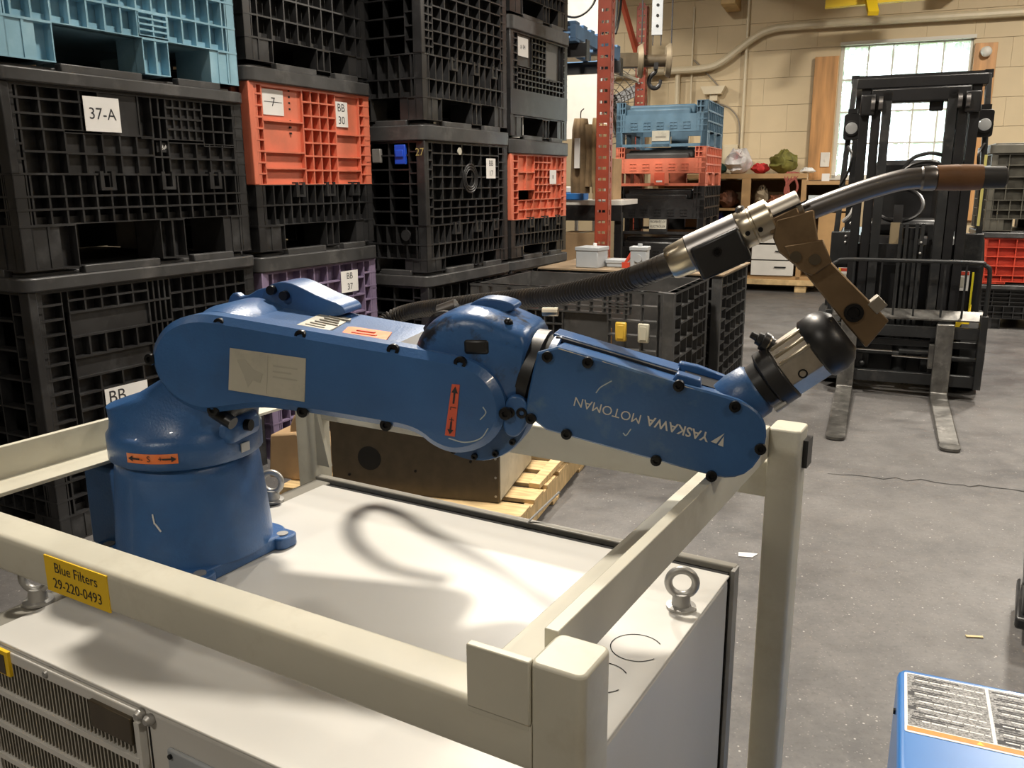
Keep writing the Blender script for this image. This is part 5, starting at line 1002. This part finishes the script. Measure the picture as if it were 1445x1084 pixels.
hb = thing('hoist_beam', 'dark steel hoist beam with two flanged wheels behind the red rack post', 'beam', (1.0, 8.5, 2.5), HY)
MB().box(-1.7, 0.26, 0.0, 0.10, -0.06, 0.07).build('beam', BROWNM, hb, bevel=0.006); MB().box(-1.7, -0.18, -0.02, 0.12, 0.07, 0.09).build('flange', DSTEEL, hb)
MB().cyl((0.2, 0.05, 0.0), (0.50, 0.05, 0.0), 0.055, n=16).build('axle', BROWNM, hb)
for x in (0.20, 0.46): MB().stack((x, 0.05, 0.0), (1,0,0), [(0, 0.13), (0.035, 0.155), (0.045, 0.155), (0.05, 0.12), (0.06, 0.05)], 28).build('wheel', mat('wheel_face', (0.22, 0.18, 0.12), 0.5, 0.5, var=0.2), hb)
hk = thing('hoist_hook', 'black forged crane hook hanging under the flanged wheels', 'hook', (1.0, 8.5, 2.5), HY)
MB().tube(spline([(0.37, 0.02, -0.06), (0.37, 0.02, -0.10), (0.34, 0.02, -0.125), (0.315, 0.02, -0.16), (0.31, 0.02, -0.20), (0.335, 0.02, -0.24), (0.38, 0.02, -0.245), (0.41, 0.02, -0.215), (0.42, 0.02, -0.17)], 6), [0.016]*8+[0.021]*34+[0.017]*6+[0.006], 10).build('hook', BLACKM, hk)
MB().box(0.35, 0.39, -0.01, 0.05, -0.08, -0.02).build('shank', BLACKM, hk)
ch = thing('hanging_bar', 'long grey perforated bar hanging with cords above the hoist wheels', 'bar', (1.0, 8.5, 2.5), HY)
MB().box(0.32, 0.42, 0, 0.03, 0.22, 1.9).build('bar', GREYBOX, ch, bevel=0.004)
for x in (0.335, 0.41): MB().tube([(x, 0.015, 0.24), (x, 0.015, 0.13)], 0.005, 6).build('suspension_cord', INK, ch)
for k in range(9): MB().cyl((0.37, 0.0, 0.30+k*0.09), (0.37, -0.003, 0.30+k*0.09), 0.014, n=10).build('hole', DARK, ch)
for (x, lb) in ((1.24, 'thin dark rope hanging from the ceiling over the hoist beam end'), (1.52, 'thin dark rope hanging beside the grey perforated bar')):
    tag(MB().tube([(x, 8.55, 2.62), (x, 8.55, 4.55)], 0.006, 6).build('hanging_rope', INK), lb, 'rope')
PB = mat('blue_pallet_paint', (0.07, 0.15, 0.27), 0.7, var=0.25)
bp_ = thing('blue_pallet', 'blue wooden pallet up on dark rack beams, behind the red rack post', 'pallet', (0.50, 6.92, 2.44), 21)
for k in range(7): MB().box(-0.60, 0.0, 0.0+k*0.215, 0.11+k*0.215, 0.125, 0.147).build('deck_board', PB, bp_, bevel=0.003)
for x in (-0.60, -0.32, -0.045): MB().box(x, x+0.045, 0.0, 1.40, 0.022, 0.125).build('stringer', PB, bp_, bevel=0.003)
for y in (0.0, 0.64, 1.29): MB().box(-0.60, 0.0, y, y+0.11, 0.0, 0.022).build('deck_board', PB, bp_, bevel=0.003)
for (v_, lb) in ((0.10, 'dark rack beam carrying the near end of the blue pallet'), (1.18, 'dark rack beam carrying the far end of the blue pallet')):
    q = thing('rack_beam', lb, 'beam', (0.50+v_*0.358, 6.92+v_*0.934, 2.34), 21); MB().box(-0.9, 0.06, 0, 0.05, 0, 0.10).build('beam', BLACKM, q, bevel=0.003); MB().box(0.055, 0.065, -0.02, 0.07, -0.03, 0.12).build('end_plate', BLACKM, q)
for k in range(6):
    r_ = random.Random(k); x = 0.775+k*0.028; y = 7.62+0.05*(k % 2)
    o = MB().tube(spline([(x-0.03, y-0.04, 2.60), (x, y, 2.72), (x+0.03*r_.random(), y, 2.95), (x+0.05*r_.random(), y, 3.5), (x, y, 4.55)], 5), 0.011, 7).build('black_cable', RUBBER)
    tag(o, 'black cable hanging from the ceiling to the blue pallet', 'cable', 'black cables over the blue pallet')
o = MB().tube(spline([(0.35, 7.0, 2.66), (0.50, 7.05, 2.63), (0.62, 7.1, 2.70), (0.68, 7.1, 2.83), (0.74, 7.1, 3.2)], 6), 0.009, 6).build('black_cable', RUBBER); tag(o, 'single black cable sagging across the pale panel', 'cable')

# ------------------------------------------------------------------ workbench corner behind the rack
def at(px_y, *a): pass
wp_ = thing('pale_panel', 'large pale upright panel standing behind the red rack post', 'panel', (0.93, 9.35, 0.0), KY); MB().box(-1.2, 0.02, 0, 0.03, 2.0, 3.4).build('sheet', WHITEM, wp_); MB().box(-1.2, 0.10, -0.015, 0.0, 1.84, 2.0).build('ledge', WHITEM, wp_)
for x in (-0.25, -0.05): MB().box(x, x+0.03, -0.02, 0.02, 0, 1.9).build('leg', WHITEM, wp_)
wbn = thing('workbench', 'dark workbench with cluttered top behind the red rack post', 'bench', (1.0, 8.55, 0.0), KY)
MB().box(-1.2, 0.10, -0.05, 0.6, 1.17, 1.22).build('top', WHITEM, wbn, bevel=0.004); MB().box(-1.2, 0.10, -0.055, -0.02, 1.02, 1.17).build('apron', FLG, wbn)
for x in (-1.1, 0.03): MB().box(x, x+0.06, 0, 0.06, 0, 1.1).build('leg', FLG, wbn)
MB().box(-1.2, 0.10, 0.0, 0.55, 0.46, 0.50).build('lower_shelf', FLG, wbn)
def carton(label, x, y, z, w, d, h, yaw=KY):
    t = thing('cardboard_box', label, 'cardboard box', (x, y, z), yaw); MB().box(-w/2, w/2, -d/2, d/2, 0, h).build('body', CARD, t, bevel=0.004); MB().box(-0.03, 0.03, -d/2-.001, d/2+.001, h-.001, h+.0015).build('tape', TAGM, t); MB().box(-w*.1, w*.25, -d/2-.003, -d/2, h*.2, h*.55).build('paper_label', PAPER, t)
carton('brown cardboard box under the dark workbench', 0.76, 8.80, 0.50, 0.42, 0.35, 0.40)
carton('brown cardboard box standing on the workbench behind the rack', 0.98, 8.92, 1.22, 0.22, 0.3, 0.40)
mb_ = thing('parts_bin', 'small blue parts bin on the workbench', 'bin', (0.62, 8.72, 1.22), KY); MB().box(-0.14, 0.14, -0.08, 0.08, 0, 0.07).build('body', BLUEW, mb_, bevel=0.01); MB().box(-0.12, 0.02, -0.06, 0.06, 0.07, 0.13).build('white_goods', PAPER, mb_, bevel=0.01)
def coat(label, x, y, z, m, w, tilt):
    t = thing('work_coat', label, 'coat', (x, y, z), KY, None)
    secs = []
    for zz, rx, ry, ox in ((0.0, w*.50, .07, 0), (-.10, w*.62, .10, 0), (-.30, w*.66, .10, tilt*.3), (-.55, w*.72, .11, tilt*.6), (-.68, w*.70, .10, tilt)):
        secs.append([(ox+rx*.5*cos(2*pi*i/28)*(1+.08*sin(7*2*pi*i/28)), ry*sin(2*pi*i/28)*(1+.2*sin(5*2*pi*i/28)), zz) for i in range(28)])
    MB().loft([q[::-1] for q in secs]).build('body', m, t, smooth=60)
    MB().tube(spline([(w*.28, 0, -.06), (w*.38+tilt*.3, -.02, -.3), (w*.36+tilt*.6, -.03, -.62)], 5), [.05, .055, .05] + [.045]*8, 10).build('sleeve', m, t)
    MB().tube(spline([(0, 0, -.02), (0, 0, .06), (.03, 0, .09)], 4), .006, 6).build('hanger_hook', DSTEEL, t)
    return t
c_ = coat('brown work coat hanging above the bench, partly hidden by the rack post', 0.66, 8.35, 1.97, COATM, 0.24, 0.0); MB().box(-0.02, 0.03, -0.125, -0.11, -0.45, -0.18).build('paper_tag', PAPER, c_)
coat('tan work coat hanging beside the brown one', 0.81, 8.30, 1.97, mat('tan_coat_cloth', (0.26, 0.18, 0.09), 0.9, var=0.3), 0.14, 0.02)
# pale barrel fan / wire disc behind the posts
fn = thing('wire_fan', 'large round grey wire-guard fan behind the rack posts', 'fan', (1.22, 11.2, 0.0), KY)
FANM = mat('fan_wire', (0.20, 0.19, 0.17), 0.5, 0.5)
mb = MB()
for r in (0.10, 0.18, 0.26, 0.34, 0.42, 0.50): mb.torus((0, 0, 2.35), (0,1,0), r, 0.006, 40, 5)
for k in range(20): a = 2*pi*k/20; mb.tube([(0.08*cos(a), -0.01, 2.35+0.08*sin(a)), (0.50*cos(a), 0, 2.35+0.50*sin(a))], 0.004, 5)
mb.build('wire_guard', FANM, fn)
MB().cyl((0, 0.05, 2.35), (0, 0.25, 2.35), 0.12, n=20).build('motor', BLACKM, fn)
for k in range(4):
    a = pi/2*k+.4; MB().obox((0.28*cos(a), 0.06, 2.35+0.28*sin(a)), (cos(a), 0, sin(a)), (-sin(a)*.9, .4, cos(a)*.9), (sin(a)*.4, .9, -cos(a)*.4), (0.19, 0.08, 0.004)).build('blade', GREYBOX, fn)
MB().tube([(0, 0.15, 2.25), (0, 0.15, 0.03)], 0.03, 10).build('stand', FANM, fn); MB().cyl((0, 0.15, 0), (0, 0.15, 0.04), 0.3, n=24).build('stand_base', FANM, fn)

# ------------------------------------------------------------------ wooden shelf unit against the far wall
sf = thing('wooden_shelf_unit', 'brown wooden open shelf unit on a timber skid against the block wall', 'shelf unit', W(0.05, -0.33, 0), WYAW)
sbx = lambda nm, a0, a1, b0, b1, z0, z1, m=SHELFW, bv_=0.003: MB().box(a0, a1, b0, b1, z0, z1).build(nm, m, sf, bevel=bv_)
bA, bB = -0.25, 0.25; SW = lambda a: a-0.05
for a in (-1.45, -0.70, -0.285, 0.42): sbx('upright', SW(a)-0.03, SW(a)+0.03, bA, bB, 0.16, 1.44)
sbx('upright', SW(0.98), SW(1.03), bA, bB, 0.16, 1.36); sbx('top_board', SW(-1.48), SW(0.45), bA-.02, bB, 1.42, 1.48); sbx('top_board', SW(0.45), SW(1.06), bA, bB, 1.34, 1.385)
sbx('shelf_board', SW(-1.45), SW(0.98), bA, bB, 1.02, 1.05); sbx('shelf_board', SW(-1.45), SW(-0.285), bA, bB, 0.56, 0.59); sbx('bottom_board', SW(-1.45), SW(1.03), bA, bB, 0.16, 0.20); sbx('back_board', SW(-1.45), SW(1.03), bB-.015, bB, 0.16, 1.40, mat('shelf_back', (0.16, 0.10, 0.05), 0.7))
sbx('pier', SW(-0.33), SW(-0.22), bA-.02, bA+.02, 0.2, 1.42); sbx('side_panel', SW(0.62), SW(1.04), bA-.012, bA, 0.18, 1.0, mat('light_ply', (0.40, 0.24, 0.10), 0.5, var=0.1))
for z0 in (0.21, 0.41, 0.62):
    dr = sbx('drawer', SW(-0.16), SW(0.36), bA-.02, bB-.05, z0, z0+0.185, WHITEM); MB().box(0.08, 0.22, bA-.035, bA-.018, z0+.10, z0+.115).build('handle', BLACKM, dr)
for a in (-1.1, -0.42, 0.46): sbx('skid_block', SW(a)-.07, SW(a)+.07, bA, bB, 0, 0.10, PALW)
sbx('skid_board', SW(-1.48), SW(0.62), bA-.03, bA+.12, 0.09, 0.16, PALW); sbx('skid_board', SW(-1.48), SW(0.62), bB-.1, bB, 0.09, 0.16, PALW)
def lump(name, label, a, z, r, sc, m, cat, seed, b_=-0.32, stretch=None):
    rr = random.Random(seed); mb = MB(); mb.sphere((0, 0, r*sc[2]), r, 18, 12, sc)
    mb.v = [(x*(1+.22*sin(9*z_/r+seed)+rr.uniform(-.12, .12)), y*(1+.2*sin(7*x/r+seed)), max(z_*(1+rr.uniform(-.16, .16)), 0.0)) for x, y, z_ in mb.v]
    o = mb.build(name, m, None, smooth=30); o.location = W(a, b_, z); o.rotation_euler = (0, 0, rr.random()); return tag(o, label, cat)
lump('plastic_bag', 'crumpled white and red plastic bag on top of the wooden shelf unit', -0.42, 1.48, 0.17, (1.3, .9, .9), mat('bag_plastic', (0.60, 0.58, 0.58), 0.35, var=0.3, dirt=(0.6, 0.04, 0.05), dirt_amt=1.0, dscale=6), 'bag', 1)
lump('red_rag', 'red cloth rag on the shelf top beside the plastic bag', -0.14, 1.48, 0.09, (1.4, 1, .7), mat('red_cloth', (0.55, 0.03, 0.03), 0.8, var=0.3), 'rag', 2)
lump('green_sack', 'olive green sack on top of the wooden shelf unit', 0.14, 1.48, 0.16, (1.3, .9, .85), mat('olive_cloth', (0.16, 0.15, 0.03), 0.8, var=0.4, vscale=14), 'sack', 3)
lump('dark_cloth', 'dark teal cloth bundle at the shelf end by the folded crates', -0.68, 1.48, 0.10, (1.3, 1, .7), mat('teal_cloth', (0.02, 0.07, 0.06), 0.8), 'cloth', 4)
lump('white_rag', 'white rag draped on the shelf corner above the tissue box', 0.44, 1.48, 0.07, (1.6, 1, .5), PAPER, 'rag', 5)
rp = thing('rope_coil', 'faded red rope hanging over the shelf front', 'rope', W(0.28, -0.565, 1.30), WYAW)
for k in range(6): r_ = random.Random(k+40); MB().tube(spline([(r_.uniform(-.08, .08), .05, .19), (r_.uniform(-.1, .1), -.02, .16), (r_.uniform(-.09, .09), -.02, .0), (r_.uniform(-.06, .1), -.02, -.14-.12*r_.random())], 5), 0.014, 6).build('strand', mat('faded_red_rope', (0.30, 0.08, 0.06), 0.9), rp)
nt_ = MB().box(0, 0.09, 0, 0.006, 0, 0.09).build('white_note', PAPER); nt_.location = W(0.62, -0.555, 1.385); nt_.rotation_euler = (0, 0, -R(WYAW)); tag(nt_, 'small white note standing on the lower shelf top', 'note')
tb_ = thing('tissue_box', 'blue and white tissue box inside the shelf, under the lower top', 'box', W(0.62, -0.42, 1.05), WYAW); MB().box(-0.14, 0.14, -0.08, 0.08, 0, 0.16).build('carton', mat('tissue_blue', (0.08, 0.30, 0.58), 0.5), tb_, bevel=.003); MB().box(-0.142, 0.142, -0.082, 0.0, 0.10, 0.162).build('print_band', mat('tissue_white', (0.55, 0.62, 0.66), 0.5), tb_)
bx2 = thing('carton_pack', 'grey-brown small carton next to the tissue box in the shelf', 'box', W(0.86, -0.42, 1.05), WYAW); MB().box(-0.08, 0.08, -0.08, 0.08, 0, 0.20).build('carton', mat('grey_brown_card', (0.28, 0.23, 0.19), 0.6), bx2, bevel=.003); MB().box(-0.06, 0.06, -0.082, -0.08, 0.05, 0.12).build('print', REDL, bx2)
lump('small_sack', 'beige paper sack inside the shelf beside the pier', -0.10, 1.05, 0.11, (.8, .7, 1.2), mat('beige_sack', (0.30, 0.24, 0.16), 0.8, var=0.3), 'sack', 6, -0.40)
lump('orange_rag', 'orange and brown rags inside the shelf', 0.10, 1.05, 0.10, (1.2, .8, .8), mat('orange_brown_rag', (0.22, 0.07, 0.03), 0.8, var=0.5), 'rag', 7, -0.40)
lump('dark_rags', 'dark orange rags in the shelf bay near the folded crates', -0.52, 1.05, 0.12, (1.2, .8, .9), mat('dark_rag', (0.10, 0.035, 0.015), 0.8, var=0.6), 'rag', 8, -0.40)
ju = thing('blue_jug', 'dark blue plastic jug on the lower shelf behind the folded crates', 'jug', W(-0.60, -0.42, 0.59), WYAW); MB().loft([[(rx*cos(2*pi*i/24), .09*sin(2*pi*i/24)*rx/.1, z_) for i in range(24)] for z_, rx in ((0, .10), (.28, .105), (.34, .07), (.36, .03), (.40, .03))]).build('body', mat('navy_plastic', (0.01, 0.015, 0.14), 0.35), ju, smooth=50); MB().cyl((0, 0, .40), (0, 0, .425), .034).build('cap', BLACKM, ju)
gl = thing('glass_jar', 'clear grey jar on the lower shelf beside the blue jug', 'jar', W(-0.42, -0.42, 0.59), WYAW); MB().stack((0,0,0), (0,0,1), [(0, .07), (.02, .08), (.27, .08), (.31, .06)], 20).build('body', mat('grey_jar', (0.22, 0.22, 0.20), 0.2), gl); MB().cyl((0,0,.31), (0,0,.34), .063).build('lid', ZINC, gl)

# ------------------------------------------------------------------ brown metal box on a pallet behind the cabinet
PY = 17.0; PU, PV = axes(PY)
pal = thing('wooden_pallet', 'rough pale wooden pallet under the brown metal box behind the cabinet', 'pallet', (0.03, 3.13, 0), 19)
for k in range(6): MB().box(-1.1, 0.0, 0.0+k*0.185, 0.13+k*0.185, 0.108, 0.126).build('deck_board', PALW, pal, bevel=0.002)
for x in (-1.1, -0.57, -0.045): MB().box(x, x+0.04, 0.0, 1.05, 0.018, 0.108).build('stringer', PALW, pal, bevel=0.002)
for k in range(3): MB().box(-1.1, 0.0, 0.0+k*0.46, 0.10+k*0.46, 0.0, 0.018).build('deck_board', PALW, pal, bevel=0.002)
MB().bar((-0.045, 0.32, 0.135), (-0.02, 0.75, 0.165), 0.05, 0.025).build('broken_board', PALW, pal, bevel=0.002)
bm2 = thing('brown_metal_box', 'brown metal cabinet with a round black hole, lying on the pallet', 'metal box', (-0.054, 3.267, 0.126), 15)
MB().box(-0.74, 0.0, 0.0, 0.55, 0, 0.46).build('body', BROWNM, bm2, bevel=0.004)
MB().box(0.0, 0.0022, 0.01, 0.54, 0.01, 0.45).build('side_cover', TAGM, bm2)
for k in range(6): MB().cyl((-0.015, 0.0, 0.03+k*0.08), (-0.015, -0.003, 0.03+k*0.08), 0.005, n=8).build('screw', ZINC, bm2)
MB().cyl((-0.565, 0.0, 0.150), (-0.565, -0.0025, 0.150), 0.052, n=32).build('round_hole', DARK, bm2)
for (x, z_) in ((-0.70, 0.30), (-0.66, 0.07), (-0.36, 0.11), (-0.12, 0.17)): MB().cyl((x, 0, z_), (x, -0.003, z_), 0.006, n=8).build('rivet', BOLT, bm2)
cb = thing('crushed_cardboard', 'bent piece of brown cardboard on the pallet beside the brown metal box', 'cardboard', (-0.93, 3.66, 0.126), 18)
MB().prism([(-0.13, 0), (0.11, 0), (0.12, 0.14), (0.08, 0.19), (0.02, 0.22), (-0.11, 0.20)], -0.10, 0.10, 'xz').build('piece', CARD, cb, bevel=0.01); MB().prism(smooth_out([(-0.04, 0.20), (0.08, 0.18), (0.11, 0.29), (0.02, 0.33)], 2), -0.08, 0.10, 'xz').build('flap', CARD, cb, bevel=0.01)

# ------------------------------------------------------------------ blue welding power source at the right edge
BY = 24.0
wld = thing('welding_power_source', 'bright blue machine with a grey warning label on its top', 'machine', (0.77, 1.535, 0), BY)
MB().prism(rrect(0.0, 0.50, -0.62, 0.0, 0.022, 4), 0.02, 0.45, 'xy').build('body', BLUEW, wld, bevel=0.012, seg=3)
for (x, y) in ((0.05, -0.05), (0.45, -0.05), (0.05, -0.55), (0.45, -0.55)): MB().cyl((x, y, 0), (x, y, 0.03), 0.02, n=12).build('foot', RUBBER, wld)
lb_ = MB().prism(rrect(0.012, 0.47, -0.222, -0.018, 0.004, 3), 0.449, 0.4508, 'xy').build('warning_label', PAPER, wld, smooth=0)
# small print: procedural lines of grey type
pm_ = bpy.data.materials.new('small_print'); pm_.use_nodes = True; nt = pm_.node_tree; N = nt.nodes; L = nt.links; b = N['Principled BSDF']; tc = N.new('ShaderNodeTexCoord')
mp = N.new('ShaderNodeMapping'); mp.inputs['Scale'].default_value = (260, 620, 1); L.new(tc.outputs['Object'], mp.inputs['Vector'])
wn = N.new('ShaderNodeTexNoise'); wn.inputs['Scale'].default_value = 1.0; wn.inputs['Detail'].default_value = 1; L.new(mp.outputs[0], wn.inputs['Vector'])
L.new(mixc(ramp(wn.outputs['Fac'], 0.42, 0.58, 0, 1), (0.06, 0.06, 0.06), (0.30, 0.30, 0.30)), b.inputs['Base Color']); b.inputs['Roughness'].default_value = 0.5
rr = random.Random(11)
for c_i, (x0, x1) in enumerate(((0.017, 0.152), (0.158, 0.305), (0.311, 0.466))):
    p_ = MB().box(x0, x1, -0.200, -0.022, 0.4507, 0.4511).build('print_column', pm_, lb_, smooth=0)
    dk, wh = MB(), MB(); y = -0.028
    while y > -0.190:
        w_ = x1-x0
        for j in range(rr.choice((1, 2, 2))): dk.box(x0+.004+rr.uniform(0, .01), x0+.004+w_*rr.uniform(.25, .7), y-.0030, y, 0.4510, 0.4514); y -= .0058
        if rr.random() < .45: dk.box(x0+.001, x0+rr.uniform(.012, .04), y-.010, y+.002, 0.4510, 0.4513)
        x = x0+rr.uniform(.012, .03)
        while x < x0+w_*.92: l_ = rr.uniform(.012, .024); wh.box(x, min(x+l_, x1-.002), y-.0034, y, 0.4510, 0.4514); x += l_+.0025
        y -= rr.uniform(.010, .015)
    dk.build('print', INK, lb_, smooth=0)['kind'] = 'stuff'; wh.build('print', PAPER, lb_, smooth=0)['kind'] = 'stuff'
MB().box(0.016, 0.467, -0.2165, -0.2035, 0.4507, 0.4512).build('orange_band', mat('label_orange', (0.80, 0.22, 0.02), 0.5, var=0.15, vscale=120), lb_, smooth=0)
for x in (0.125, 0.27, 0.41): MB().prism([(x, -0.215), (x+.012, -0.215), (x+.006, -0.205)], 0.4511, 0.4514, 'xy').build('print_triangle', YELLOWL, lb_, smooth=0)
MB().cyl((-0.004, -0.10, 0.41), (0.0, -0.10, 0.41), 0.006, n=8).build('screw', BOLT, wld)
# black tool cart corner at the right edge
bk = thing('black_plastic_cart', 'low black plastic cart with grey side on the open floor right of the frame', 'cart', (1.55, 2.40, 0), 31)
MB().box(0.0, 0.50, -0.02, 0.30, 0.05, 0.09).build('foot_rail', BLACKP, bk, bevel=0.01); MB().box(0.015, 0.49, 0.0, 0.28, 0.09, 0.20).build('body', GREYC, bk, bevel=0.01); MB().prism([(0.005, 0.19), (0.50, 0.19), (0.50, 0.25), (0.03, 0.25)], -0.01, 0.29, 'xz').build('top_rim', BLACKP, bk, bevel=0.008)
for (x, y) in ((0.05, 0.03), (0.45, 0.25), (0.45, 0.03), (0.05, 0.25)): MB().cyl((x-.015, y, .03), (x+.015, y, .03), .03, n=14).build('caster', RUBBER, bk)

# ------------------------------------------------------------------ litter on the floor
def scrap(name, label, x, y, pts, m, cat, h=0.004):
    o = MB().prism(pts, 0.0005, h, 'xy').build(name, m, None); o.location = (x, y, 0); return tag(o, label, cat)
wi = MB().tube(spline([(0, 0, .006), (0.06, 0.015, .012), (0.11, 0.02, .006), (0.125, -0.02, .008), (0.08, -0.035, .006), (0.045, -0.03, .006)], 6), 0.004, 6).build('wire_scrap', INK, None); wi.location = (0.61, 3.42, 0); tag(wi, 'bent black wire scrap on the floor behind the cabinet', 'wire')
scrap('paper_scrap', 'torn white paper scrap on the floor beside the frame post', 0.86, 3.02, [(0, 0), (.05, -.01), (.08, .02), (.05, .03), (.01, .035)], PAPER, 'paper')
scrap('paper_scrap', 'thin pale splinter on open floor near the blue machine', 1.42, 2.42, [(0, 0), (.05, -.006), (.052, .004), (.002, .012)], mat('pale_splinter', (0.55, 0.45, 0.25), 0.7), 'splinter')
ck = MB().tube([(0,0,0), (0.062, 0.0, 0.05)], 0.0022, 6).build('white_zip_tie', PAPER, None); ck.location = rw(0.50, -0.012, ZC+0.003); ck.rotation_euler = (0, 0, R(20)); tag(ck, 'thin white plastic tie stuck at the cabinet back edge', 'cable tie')
